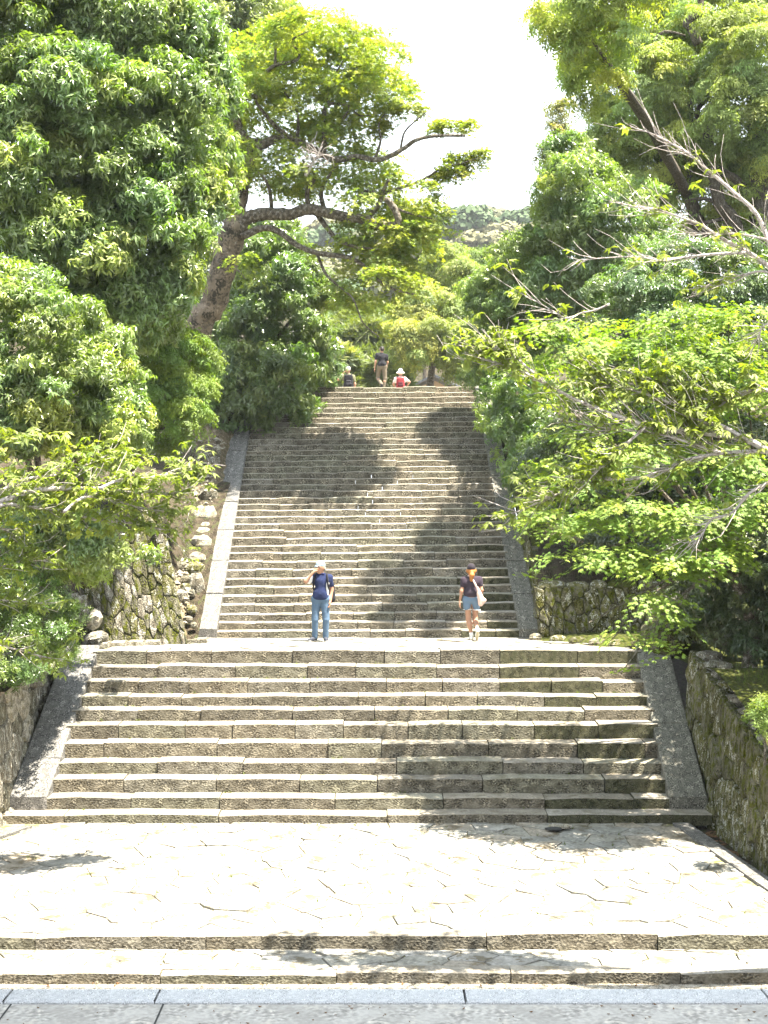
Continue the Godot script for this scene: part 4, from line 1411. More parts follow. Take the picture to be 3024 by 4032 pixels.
func ancient_tree() -> void:
	var t := thing("gnarled_tree", "old gnarled tree with pale mottled trunk leaning out over the steps", "tree")
	var Z := func(a: Array, d0: float, d1: float) -> Array: return P2(a, 700, 0, 1.276, d0 - 1.4, d1 - 1.4)
	limb(t, "trunk", [W(735, 1600, 37.2)] + Z.call([110, 1640, 170, 1540, 215, 1400, 250, 1260, 290, 1130], 38.5, 38), 0.36, 0.33, M.bark_pale, 10)
	limb(t, "trunk", Z.call([240, 1290, 280, 1150, 305, 1000, 330, 880, 385, 740], 38.1, 38), 0.30, 0.17, M.bark_pale, 10)
	limb(t, "limb", Z.call([270, 1230, 330, 1110, 390, 1080, 470, 1072, 560, 1075, 650, 1050, 720, 1060, 830, 1085, 940, 1100, 1000, 1130, 1060, 1132, 1108, 1120, 1090, 1050, 1050, 1000], 38, 36.8), 0.19, 0.08, M.bark_mid, 10)
	for l in [
		[0.17, 0.10, [385, 745, 310, 640, 290, 540, 330, 490, 400, 480]],
		[0.17, 0.06, [385, 745, 480, 700, 560, 690, 640, 730, 720, 770, 790, 800, 900, 785, 990, 800, 1060, 785, 1140, 740, 1200, 700, 1300, 680, 1440, 678]],
		[0.06, 0.02, [990, 795, 1020, 700, 1010, 620, 1040, 570]], [0.05, 0.015, [1120, 745, 1140, 660, 1200, 600, 1250, 560]],
		[0.07, 0.02, [1000, 985, 1090, 950, 1160, 930, 1250, 890, 1330, 840, 1420, 820, 1520, 785]], [0.04, 0.015, [1250, 890, 1330, 895, 1420, 885, 1500, 855]],
		[0.14, 0.04, [320, 1190, 420, 1145, 500, 1160, 600, 1230, 700, 1270, 850, 1290, 930, 1330, 1000, 1400, 1080, 1450, 1200, 1480]],
		[0.06, 0.02, [700, 1275, 740, 1370, 800, 1430, 880, 1500, 930, 1620, 1010, 1690]],
		[0.12, 0.04, [690, 1060, 740, 1130, 800, 1200, 900, 1240, 1010, 1250]],
		[0.13, 0.05, [930, 1100, 1000, 1040, 1030, 960, 1060, 900]],
		[0.10, 0.04, [660, 1050, 650, 960, 690, 880, 630, 810]], [0.10, 0.04, [735, 1050, 720, 960, 760, 880, 800, 830]],
		[0.09, 0.03, [470, 1080, 465, 980, 440, 900, 400, 860]],
		[0.10, 0.03, [400, 480, 430, 400, 440, 360, 500, 320, 590, 300, 610, 260, 570, 200, 660, 150]], [0.06, 0.02, [490, 320, 490, 240, 500, 180, 540, 130]],
		[0.11, 0.03, [560, 690, 480, 620, 400, 520, 390, 480]], [0.11, 0.04, [735, 770, 735, 650, 735, 570, 755, 520, 860, 530, 830, 590]],
		[0.06, 0.02, [755, 520, 760, 400, 800, 350, 830, 300]], [0.06, 0.02, [600, 690, 600, 560, 530, 440, 620, 420]], [0.05, 0.02, [860, 530, 910, 575, 970, 575]],
		[0.07, 0.02, [400, 700, 300, 690, 220, 650, 170, 600]], [0.06, 0.02, [250, 1290, 200, 1310, 290, 1350, 340, 1400]], [0.09, 0.03, [880, 1000, 960, 960, 1020, 990, 1110, 1050, 1200, 1080, 1290, 1100]]]:
		limb(t, "limb", Z.call(l[2], 37.8, 37.2), l[0] * 0.72, l[1] * 0.6, M.bark_mid, 7)
	# the dead tuft of twigs in the middle
	var st := ST(true)
	var tuft := curve(Z.call([640, 880, 660, 850, 680, 810, 720, 770], 36.6, 36.4), 4)
	tube(st, tuft, 0.05, 0.02, 5)
	for i in 34:
		var p := tuft[rng.randi_range(6, tuft.size() - 1)]
		var d := (Vector3(rng.randf_range(-1, 1), rng.randf_range(-0.3, 0.6), rng.randf_range(-0.3, 0.6))).normalized()
		var a := p + d * rng.randf_range(0.15, 0.4)
		tube(st, PackedVector3Array([p, a, a + (d + rnd_dir() * 1.2).normalized() * 0.25]), 0.010, 0.006, 4)
	put("dead_twigs", done(st), M.twig, t)
	var pads := []
	for b in [
		[650, 170, 230, 75], [850, 215, 220, 85], [1020, 305, 120, 85], [700, 290, 220, 70], [400, 320, 140, 75], [330, 430, 120, 55], [560, 430, 210, 55], [800, 440, 180, 55], [1000, 400, 140, 65], [1110, 480, 80, 50], [1070, 555, 110, 42],
		[600, 555, 140, 45], [870, 650, 90, 60], [740, 640, 70, 45], [560, 790, 110, 60], [470, 870, 120, 80], [300, 770, 100, 55], [600, 870, 70, 45], [870, 865, 130, 42], [1050, 895, 110, 45], [1200, 990, 120, 60], [980, 960, 110, 42], [880, 1005, 90, 35],
		[1280, 1085, 65, 45], [1100, 1175, 190, 60], [900, 1175, 110, 50], [1190, 1245, 120, 60], [1000, 1265, 150, 50], [780, 1255, 110, 42], [1170, 1375, 95, 50], [1220, 1445, 80, 50], [1040, 1395, 110, 42], [900, 1415, 80, 34], [330, 1325, 70, 42], [380, 1400, 80, 42],
		[870, 1500, 50, 50], [960, 1680, 80, 32], [1290, 645, 65, 18], [1420, 632, 55, 16], [1400, 795, 70, 14], [1500, 812, 55, 18], [1400, 903, 65, 14], [1150, 862, 34, 18], [250, 620, 80, 60], [700, 110, 150, 50], [1150, 1520, 70, 40], [560, 300, 120, 60]]:
		pads.append([700 + b[0] / 1.276, b[1] / 1.276, b[2] / 1.276, b[3] / 1.276, 36.4 + rng.randf_range(-1.2, 1.2), maxf(0.35, b[2] / 1.276 * 0.0045)])
	var tips := []
	for l in [[1280, 650, 1470, 640, 22], [1330, 830, 1540, 790, 22], [1330, 890, 1510, 860, 18], [1020, 560, 1260, 570, 24], [990, 700, 1060, 600, 10]]:
		for i in l[4]:
			var q := rng.randf()
			tips.append([700 + (lerpf(l[0], l[2], q) + rng.randf_range(-20, 20)) / 1.276, (lerpf(l[1], l[3], q) - rng.randf_range(-8, 26)) / 1.276, rng.randf_range(16, 34) / 1.276, rng.randf_range(9, 16) / 1.276, 36.2 + rng.randf_range(-0.3, 0.3), 0.3])
	for e in [[690, 320, 430, 235, 44], [1040, 1200, 280, 180, 30], [980, 1420, 240, 120, 18], [400, 580, 200, 260, 22], [900, 480, 230, 150, 16], [880, 880, 240, 100, 18], [820, 660, 150, 110, 14], [560, 640, 200, 120, 12], [540, 830, 230, 120, 18], [680, 960, 230, 70, 10], [1130, 1080, 190, 120, 14]]:
		for i in e[4]:
			var a := rng.randf_range(0, TAU)
			var q := sqrt(rng.randf())
			pads.append([700 + (e[0] + cos(a) * q * e[2]) / 1.276, (e[1] + sin(a) * q * e[3]) / 1.276, rng.randf_range(55, 105) / 1.276, rng.randf_range(24, 42) / 1.276, 37.0 + rng.randf_range(-1.0, 1.6), rng.randf_range(0.4, 0.9)])
	crown(t, "pad", tips, Color(0.249, 0.290, 0.066), 55.0, 0.2, M.leaf_soft, 0.6, 0.8, 1.0, 0.9)
	crown(t, "pad", pads, Color(0.30, 0.36, 0.10), 7.5, 0.26, M.leaf_soft, 0.6, 0.9, 1.2, 0.9)
	settle(t, W(735, 1600, 37.2))


func left_cherry() -> void:
	var t := thing("cherry_tree", "cherry tree reaching in from the left edge with grey twiggy branches", "tree")
	var Z := func(a: Array, d0: float, d1: float) -> Array: return P2(a, 0, 1300, 1.58, d0, d1)
	var st := ST(true)
	var sp := Spray.new()
	for l in [
		[0.045, 0.008, 18, [-700, 1500, -300, 1200, 100, 1030, 280, 990, 450, 985, 620, 985, 800, 1010, 960, 1005, 1080, 1020, 1180, 980, 1240, 890]],
		[0.035, 0.008, 16, [-300, 1200, 0, 1090, 200, 1100, 400, 1130, 600, 1180, 800, 1200, 960, 1230, 1090, 1250]],
		[0.025, 0.006, 12, [-300, 1200, 100, 950, 350, 900, 560, 830, 700, 760]], [0.025, 0.006, 10, [-700, 1500, -200, 1260, 0, 1230, 100, 1310, 230, 1390]],
		[0.022, 0.006, 10, [620, 985, 750, 930, 900, 920, 1060, 890, 1120, 880]], [0.022, 0.006, 10, [400, 1130, 520, 1040, 700, 1060, 900, 1110, 1060, 1130]],
		[0.02, 0.005, 8, [-300, 1750, -60, 1680, 100, 1690, 260, 1700]], [0.02, 0.005, 9, [-300, 2000, -60, 1960, 120, 1990, 270, 2030, 400, 2060]], [0.02, 0.005, 8, [-300, 1500, 0, 1470, 150, 1440, 280, 1430]]]:
		var c := curve(Z.call(l[3], 19.5, 20.6), 6)
		tube(st, c, l[0], l[1], 6)
		var tips := twigs(st, c, l[2] * 3, 0.42, 0.006, 0.2)
		for p in tips:
			if rng.randf() < 0.85:
				add_sprig(sp, p + rnd_dir() * 0.06, (Vector3.UP + rnd_dir() * 0.5).normalized(), rng.randf_range(0.7, 1.0), Color(0.266, 0.320, 0.094) * rng.randf_range(0.8, 1.2))
	put("branch", done(st), M.twig, t)
	finish(sp, "cherry", t, M.leaf_soft, "leaves")
	var bl := []
	for b in [[60, 965, 95, 28], [200, 985, 85, 24], [290, 1005, 40, 26], [40, 1050, 90, 36], [180, 1055, 95, 34], [300, 1060, 50, 30], [210, 1115, 90, 30], [70, 1110, 80, 34], [310, 1150, 34, 20], [30, 1240, 50, 26]]:
		bl.append([b[0] * Q, b[1] * Q, b[2] * Q, b[3] * Q, 20.4, 0.6])
	crown(t, "cherry", bl, Color(0.266, 0.320, 0.094), 7.0, 0.26, M.leaf_soft, 0.6, 0.85, 0.6)
	limb(t, "trunk", [Vector3(-7.9, left_ground(-7.9, 19.3) - 0.3, -19.3), Vector3(-7.6, left_ground(-7.9, 19.3) + 1.2, -19.4)] + Z.call([-700, 1500], 19.5, 19.5), 0.16, 0.07, M.bark_mid)
	settle(t, Vector3(-7.9, left_ground(-7.9, 19.3), -19.3))


func camphor_limbs() -> void:
	var t := get_node("bright_camphor")
	var Z := func(a: Array, d0: float, d1: float) -> Array: return P2(a, 1900, 0, 1.476, d0, d1)
	for l in [
		[0.34, 0.2, [1640, 1500, 1640, 1250, 1630, 1050, 1612, 800, 1600, 700, 1640, 600, 1690, 480]], [0.2, 0.09, [1560, 1530, 1500, 1380, 1440, 1250, 1380, 1180, 1345, 1000, 1315, 800, 1290, 700]],
		[0.14, 0.08, [1625, 1250, 1560, 1150, 1480, 1050, 1400, 1000, 1340, 960]], [0.1, 0.03, [1290, 720, 1250, 640, 1330, 560]], [0.07, 0.03, [1310, 780, 1380, 690, 1400, 560]],
		[0.11, 0.07, [1260, 250, 1215, 160, 1190, 120, 1265, 60, 1270, -60]], [0.07, 0.03, [600, 25, 720, 0, 800, -8, 880, 20, 960, 15, 1060, 20]], [0.06, 0.02, [860, 20, 850, 70, 800, 120]], [0.06, 0.02, [980, 250, 1060, 180, 1180, 200]],
		[0.07, 0.02, [1340, 980, 1200, 920, 1080, 880]], [0.06, 0.02, [1380, 1180, 1280, 1150, 1180, 1165]], [0.06, 0.02, [1440, 1260, 1300, 1290, 1200, 1300]], [0.09, 0.03, [1612, 800, 1560, 700, 1580, 520]]]:
		var o := limb(t, "limb", Z.call(l[2], 40.6, 40.4), l[0] * 1.28, l[1] * 1.28, M.bark_dark, 8)
		t.get_child(t.get_child_count() - 1).position -= t.position


func maple() -> void:
	var t := thing("maple_tree", "bright green maple hanging in layers over the right of the steps", "tree")
	var bl := []
	for b in [
		[1180, 720, 80, 30, 26, 0.8], [1250, 765, 95, 34, 26, 0.9], [1150, 800, 80, 26, 26.5, 0.8], [1085, 775, 45, 22, 27, 0.5], [1300, 715, 55, 24, 26.5, 0.7], [1480, 700, 110, 34, 26, 0.9], [1600, 690, 70, 34, 25.5, 0.9], [1400, 760, 90, 34, 26, 0.8],
		[1540, 780, 110, 40, 25.5, 1.0], [1250, 850, 100, 34, 26, 0.9], [1380, 860, 100, 40, 25.5, 0.9], [1520, 880, 120, 42, 25, 1.0], [1640, 850, 45, 60, 25, 0.8], [1300, 940, 110, 42, 25.5, 0.9], [1175, 1010, 60, 26, 25.5, 0.7], [1250, 1045, 95, 34, 25, 0.8],
		[1400, 1000, 120, 48, 25, 1.0], [1550, 1000, 110, 55, 24.6, 1.0], [1150, 1105, 45, 20, 25, 0.5], [1225, 1130, 90, 34, 24.8, 0.8], [1350, 1110, 110, 42, 24.6, 0.9], [1480, 1120, 120, 48, 24.3, 1.0], [1600, 1100, 75, 48, 24.3, 0.9],
		[1165, 1235, 60, 16, 24.6, 0.35], [1235, 1205, 75, 24, 24.4, 0.6], [1330, 1200, 90, 34, 24.2, 0.8], [1450, 1215, 90, 42, 24, 0.8], [1550, 1190, 70, 42, 24, 0.8], [1400, 1300, 75, 34, 23.8, 0.6], [1345, 1375, 50, 28, 23.6, 0.4], [1410, 1400, 45, 28, 23.5, 0.4], [1365, 1450, 50, 18, 23.4, 0.35],
		[1275, 1275, 28, 18, 24, 0.25], [1465, 1345, 40, 22, 23.8, 0.35], [1300, 1335, 24, 16, 23.7, 0.25]]:
		bl.append([b[0] * Q, b[1] * Q, b[2] * Q, b[3] * Q * 0.8, b[4] - 1.8, b[5]])
	crown(t, "maple", bl, Color(0.24, 0.34, 0.075), 7.5, 0.28, M.leaf_soft, 0.35, 0.85, 1.6, 1.3)
	var base := Vector3(6.7, right_ground(6.7, 25.8), -25.8)
	var fork := base + Vector3(-0.3, 1.8, 0.1)
	limb(t, "trunk", [base - Vector3(0, 0.3, 0), base + Vector3(0.1, 0.9, 0), fork], 0.16, 0.12, M.bark_mid)
	for b in bl:
		if rng.randf() < 0.75:
			var e := W(b[0], b[1] + 5, b[4])
			limb(t, "branch", [fork, fork.lerp(e, 0.5) + Vector3(0, 0.35, 0) + rnd_dir() * 0.15, e + Vector3(-0.2, -0.05, 0)], 0.045, 0.008, M.bark_mid, 5)
	settle(t, base)


func right_cherry() -> void:
	var t := thing("cherry_tree", "half bare cherry tree reaching in from the right edge with pale grey branches", "tree")
	var A := func(a: Array, d0: float, d1: float) -> Array: return P2(a, 1900, 1300, 1.476, d0, d1)
	var B := func(a: Array, d0: float, d1: float) -> Array: return P2(a, 1900, 0, 1.476, d0, d1)
	var st := ST(true)
	var sp := Spray.new()
	var runs := [
		[A, 0.065, 0.008, 26, 0.28, [1850, 800, 1659, 700, 1540, 640, 1400, 610, 1200, 590, 1000, 570, 850, 520, 700, 470, 560, 410, 400, 330, 250, 250, 120, 200, 0, 170]],
		[A, 0.04, 0.006, 20, 0.35, [1850, 800, 1659, 710, 1400, 715, 1200, 750, 1050, 810, 900, 860, 700, 865, 480, 850]],
		[A, 0.04, 0.006, 18, 0.9, [1540, 640, 1400, 560, 1280, 530, 1180, 460, 1000, 390, 880, 350, 760, 330, 650, 280]],
		[A, 0.04, 0.006, 16, 1.0, [1850, 400, 1659, 350, 1550, 350, 1400, 400, 1250, 390, 1100, 320, 960, 280]],
		[A, 0.025, 0.006, 14, 0.3, [1400, 715, 1250, 670, 1050, 610, 850, 580, 650, 560, 430, 510]],
		[A, 0.03, 0.006, 12, 0.1, [1850, 780, 1659, 885, 1550, 950, 1450, 1060, 1330, 1100, 1280, 1180, 1230, 1240]],
		[A, 0.025, 0.005, 16, 0.7, [950, 560, 850, 650, 740, 750, 640, 830, 520, 900, 400, 970, 170, 1070]],
		[A, 0.02, 0.005, 10, 0.6, [300, 250, 180, 150, 100, 110, 30, 100]],
		[B, 0.045, 0.006, 26, 0.05, [1850, 1700, 1700, 1480, 1600, 1250, 1480, 1130, 1330, 1000, 1200, 890, 1100, 830, 980, 770, 865, 735]],
		[B, 0.045, 0.006, 22, 0.12, [1850, 1700, 1659, 1540, 1530, 1455, 1400, 1390, 1280, 1310, 1150, 1260, 1000, 1210, 860, 1195]],
		[B, 0.03, 0.005, 18, 0.12, [1530, 1465, 1300, 1480, 1050, 1505, 850, 1490, 560, 1510]],
		[B, 0.025, 0.006, 10, 0.1, [1700, 1400, 1500, 1360, 1300, 1355, 1190, 1350]], [B, 0.025, 0.006, 14, 0.3, [1850, 1700, 1659, 1580, 1500, 1600, 1400, 1620, 1290, 1665]],
		[B, 0.018, 0.005, 8, 0.3, [730, 1770, 660, 1800, 570, 1820, 500, 1850, 400, 1800, 280, 1730]], [B, 0.018, 0.005, 9, 0.1, [1850, 1850, 1659, 1880, 1600, 1960, 1560, 2060]]]
	for l in runs:
		var c := curve(l[0].call(l[5], 15.8, 16.1), 6)
		tube(st, c, l[1] * 0.7, l[2], 6)
		var tips := twigs(st, c, int(l[3] * (4.0 if l[0] == A else 2.2)), 0.42, 0.0055, 0.25)
		for p in tips:
			if rng.randf() < l[4]:
				add_sprig(sp, p + rnd_dir() * 0.05, (Vector3.UP + rnd_dir() * 0.5).normalized(), rng.randf_range(0.65, 0.95), Color(0.277, 0.325, 0.099) * rng.randf_range(0.8, 1.2))
	put("branch", done(st), M.twig, t)
	finish(sp, "cherry", t, M.leaf_soft, "leaves")
	var base := Vector3(6.9, right_ground(6.9, 16.4), -16.4)
	limb(t, "trunk", [base - Vector3(0, 0.3, 0), base + Vector3(0.1, 1.4, 0)] + A.call([1990, 860, 1850, 800], 15.6, 15.4), 0.15, 0.06, M.bark_mid)
	limb(t, "trunk", A.call([1990, 860], 15.6, 15.6) + B.call([1950, 1980, 1850, 1700], 15.4, 15.4), 0.08, 0.04, M.bark_mid)
	settle(t, base)


func ground_plants() -> void:
	# grass and small weeds on the right bank by the wall, ferny tufts on the left slope
	var st := ST()
	for i in 1500:
		var d := rng.randf_range(18.5, 25.5)
		var x := 5.95 + pow(rng.randf(), 1.6) * 2.2
		if sin(x * 3.0 + d * 1.3) + sin(d * 2.7) < 0.1:
			continue
		var p := Vector3(x, right_ground(x, d) + 0.02, -d)
		var h := rng.randf_range(0.05, 0.16)
		var a := rng.randf_range(0, TAU)
		var u := Vector3(cos(a), 0, sin(a)) * 0.006
		var g := rng.randf_range(0.7, 1.3)
		st.set_color(Color(0.09 * g, 0.13 * g, 0.03 * g))
		tri(st, p - u, p + u, p + Vector3(rng.randf_range(-0.06, 0.06), h, rng.randf_range(-0.06, 0.06)))
	var wd := ST()
	for i in 150:
		var on_step := i < 70
		var p := Vector3(rng.randf_range(-5.5, 4.8), y_terr + 0.01, -rng.randf_range(18.0, 23.8))
		if on_step:
			var k := rng.randi_range(0, 9)
			var d := Z0 - k * LT + 0.0
			p = Vector3(rng.randf_range(-5.3, 5.0), YC - (LOW_Y[k + 1] - CY) / F * (d - LT) + 0.02, -d + 0.03)
		for b in 7:
			var a := rng.randf_range(0, TAU)
			var u := Vector3(cos(a), 0, sin(a))
			var g := rng.randf_range(0.7, 1.3)
			wd.set_color(Color(0.11 * g, 0.14 * g, 0.03 * g))
			var q := p + u * rng.randf_range(0.0, 0.03)
			tri(wd, q - u.cross(Vector3.UP) * 0.006, q + u.cross(Vector3.UP) * 0.006, q + u * rng.randf_range(0.01, 0.05) + Vector3(0, rng.randf_range(0.015, 0.06), 0))
	var w := put("weeds", done(wd), M.leaf_soft)
	tag(w, "tiny weeds growing from joints of the lower steps and the terrace", "weeds")
	w.set_meta("kind", "stuff")
	var o := put("grass", done(st), M.leaf_soft)
	tag(o, "thin grass and weeds on the mossy bank behind the right wall", "grass")
	o.set_meta("kind", "stuff")


# ------------------------------------------------------------------ people
# bones: [a, b, radius at a, radius at b]; their union, smoothly joined, meshed as surface nets
func flesh(bones: Array, cell: float, blend: float) -> ArrayMesh:
	var lo := Vector3.INF
	var hi := -Vector3.INF
	for b in bones:
		var r := maxf(b[2], b[3]) + blend * 2.0 + cell * 2.0
		for p in [b[0], b[1]]:
			lo = lo.min(p - Vector3.ONE * r)
			hi = hi.max(p + Vector3.ONE * r)
	var nx := int((hi.x - lo.x) / cell) + 2
	var ny := int((hi.y - lo.y) / cell) + 2
	var nz := int((hi.z - lo.z) / cell) + 2
	var acc := PackedFloat32Array()
	acc.resize(nx * ny * nz)
	for b in bones:
		var pa: Vector3 = b[0]
		var pb: Vector3 = b[1]
		var ra: float = b[2]
		var rb: float = b[3]
		var r := maxf(ra, rb) + blend * 2.5 + cell * 1.5
		var l := (pa.min(pb) - Vector3.ONE * r - lo) / cell
		var h := (pa.max(pb) + Vector3.ONE * r - lo) / cell
		var ab := pb - pa
		var ll := maxf(ab.length_squared(), 1e-9)
		for i in range(maxi(0, int(l.x)), mini(nx - 1, int(h.x)) + 1):
			for j in range(maxi(0, int(l.y)), mini(ny - 1, int(h.y)) + 1):
				var o := (i * ny + j) * nz
				for k in range(maxi(0, int(l.z)), mini(nz - 1, int(h.z)) + 1):
					var p := lo + Vector3(i, j, k) * cell - pa
					var t := clampf(p.dot(ab) / ll, 0.0, 1.0)
					var d := (p - ab * t).length() - (ra + (rb - ra) * t)
					if d < blend * 3.0:
						acc[o + k] += exp(-d / blend)
	var id := {}
	var verts := PackedVector3Array()
	var idx := PackedInt32Array()
	var step := [ny * nz, nz, 1]
	var corner := []
	for c in 8:
		corner.append((c & 1) * step[0] + ((c >> 1) & 1) * step[1] + ((c >> 2) & 1) * step[2])
	for i in nx - 1:
		for j in ny - 1:
			for k in nz - 1:
				var o := (i * ny + j) * nz + k
				var n := 0
				for c in 8:
					if acc[o + corner[c]] > 1.0:
						n += 1
				if n == 0 or n == 8:
					continue
				var s := Vector3.ZERO
				var m := 0
				for c in 8:
					for ax in 3:
						if c & (1 << ax):
							continue
						var va := acc[o + corner[c]]
						var vb := acc[o + corner[c | (1 << ax)]]
						if (va > 1.0) != (vb > 1.0):
							var ga := log(maxf(va, 1e-3))
							var gb := log(maxf(vb, 1e-3))
							var t := ga / (ga - gb)
							var p := Vector3(c & 1, (c >> 1) & 1, (c >> 2) & 1)
							p[ax] += t
							s += p
							m += 1
				id[o] = verts.size()
				verts.append(lo + (Vector3(i, j, k) + s / m) * cell)
	var normal := PackedVector3Array()
	normal.resize(verts.size())
	for o in id:
		var k: int = o % nz
		var j: int = (o / nz) % ny
		var i: int = o / (nz * ny)
		for ax in 3:
			var a1: int = (ax + 1) % 3
			var a2: int = (ax + 2) % 3
			if [i, j, k][a1] == 0 or [i, j, k][a2] == 0:
				continue
			var va := acc[o]
			var vb := acc[o + step[ax]]
			if (va > 1.0) == (vb > 1.0):
				continue
			var q := [o, o - step[a1], o - step[a1] - step[a2], o - step[a2]]
			if not (id.has(q[1]) and id.has(q[2]) and id.has(q[3])):
				continue
			var v := [id[q[0]], id[q[1]], id[q[2]], id[q[3]]]
			if va <= 1.0:
				v.reverse()
			# v runs anticlockwise seen from outside; Godot wants clockwise
			idx.append_array(PackedInt32Array([v[0], v[2], v[1], v[0], v[3], v[2]]))
			var nn: Vector3 = (verts[v[1]] - verts[v[0]]).cross(verts[v[2]] - verts[v[0]])
			for e in v:
				normal[e] += nn
	for i in normal.size():
		normal[i] = normal[i].normalized()
	var arr := []
	arr.resize(Mesh.ARRAY_MAX)
	arr[Mesh.ARRAY_VERTEX] = verts
	arr[Mesh.ARRAY_NORMAL] = normal
	arr[Mesh.ARRAY_INDEX] = idx
	var mesh := ArrayMesh.new()
	mesh.add_surface_from_arrays(Mesh.PRIMITIVE_TRIANGLES, arr)
	return mesh


func v3(x: float, y: float, z: float) -> Vector3:
	return Vector3(x, y, z)


# a hand: palm from the wrist along dir, five fingers that curl towards inw, thumb on the side th
func hand_bones(w: Vector3, dir: Vector3, inw: Vector3, th: Vector3, curl: float) -> Array:
	dir = dir.normalized()
	inw = (inw - dir * inw.dot(dir)).normalized()
	th = (th - dir * th.dot(dir) - inw * th.dot(inw)).normalized()
	var out := []
	for f in 4:
		var off: float = [0.030, 0.010, -0.010, -0.029][f]
		var ln: float = [0.072, 0.080, 0.074, 0.058][f]
		var k := w + dir * 0.085 + th * off
		out.append([w + dir * 0.01 + th * off * 0.5, k, 0.017, 0.0125])
		var a := k + (dir * cos(curl * 0.5) + inw * sin(curl * 0.5)) * ln * 0.45
		var b := a + (dir * cos(curl * 1.2) + inw * sin(curl * 1.2)) * ln * 0.32
		var c := b + (dir * cos(curl * 1.8) + inw * sin(curl * 1.8)) * ln * 0.25
		out.append([k, a, 0.0100, 0.0092])
		out.append([a, b, 0.0092, 0.0085])
		out.append([b, c, 0.0085, 0.0075])
	var t0 := w + dir * 0.025 + th * 0.02
	var t1 := t0 + (dir * 0.6 + th * 0.7 + inw * 0.3).normalized() * 0.045
	var t2 := t1 + (dir * 0.9 + th * 0.25 + inw * 0.3).normalized() * 0.032
	out.append([t0, t1, 0.015, 0.011])
	out.append([t1, t2, 0.011, 0.0085])
	return out


func cloth_mat(n: String, c: Color, wrinkle := 1.2, scale := 0.12) -> StandardMaterial3D:
	var k := n + str(c)
	if not M.has(k):
		var m := plain(n, c, 0.9, 0.2)
		m.rim_enabled = true
		m.rim = 0.2
		if not M.has("wrinkle"):
			M.wrinkle = bump_tex(0.9, 0.2, 0.0)
		m.heightmap_enabled = true
		m.heightmap_texture = M.wrinkle
		m.heightmap_scale = wrinkle
		m.uv1_triplanar = true
		m.uv1_scale = Vector3.ONE / (scale * 8.0)
		M[k] = m
	return M[k]


func skin_mat() -> StandardMaterial3D:
	if not M.has("skin"):
		var m := plain("skin", lin(0.36, 0.20, 0.13), 0.55, 0.4)
		m.subsurf_scatter_enabled = true
		m.subsurf_scatter_strength = 0.1
		M.skin = m
	return M.skin


# head bones: centre of the skull, way the face looks, up
func head_bones(c: Vector3, look: Vector3, up: Vector3, k := 1.0) -> Array:
	look = (look - up * look.dot(up)).normalized()
	var side := up.cross(look).normalized()
	var o := [
		[c + up * 0.03 * k - look * 0.02, c + up * 0.03 * k + look * 0.03 * k, 0.082 * k, 0.078 * k],
		[c - up * 0.03 * k + look * 0.03 * k, c - up * 0.085 * k + look * 0.055 * k, 0.062 * k, 0.036 * k],
		[c + look * 0.098 * k + up * 0.012, c + look * 0.118 * k - up * 0.022 * k, 0.010, 0.015],
		[c + look * 0.088 * k - up * 0.060 * k - side * 0.018, c + look * 0.088 * k - up * 0.060 * k + side * 0.018, 0.012, 0.012],
		[c + look * 0.086 * k + up * 0.036 * k - side * 0.04, c + look * 0.086 * k + up * 0.036 * k + side * 0.04, 0.012, 0.012]]
	for s in [-1.0, 1.0]:
		o.append([c + side * s * 0.078 * k + up * 0.012 - look * 0.012, c + side * s * 0.083 * k - up * 0.022 - look * 0.006, 0.016, 0.011])
	return o


func face_parts(p: Node3D, c: Vector3, look: Vector3, up: Vector3, lid := false) -> void:
	look = (look - up * look.dot(up)).normalized()
	var side := up.cross(look).normalized()
	var dark := plain("eye", Color(0.10, 0.08, 0.07), 0.3)
	for s in [-1.0, 1.0]:
		var e: Vector3 = c + look * 0.089 + up * 0.010 + side * s * 0.031
		put("eye", flesh([[e - side * 0.009, e + side * 0.009, 0.007, 0.007]], 0.004, 0.002), dark, p)
	put("mouth", flesh([[c + look * 0.0995 - up * 0.062 - side * 0.018, c + look * 0.0995 - up * 0.062 + side * 0.018, 0.004, 0.004]], 0.003, 0.002), plain("lip", lin(0.30, 0.10, 0.085), 0.5), p)


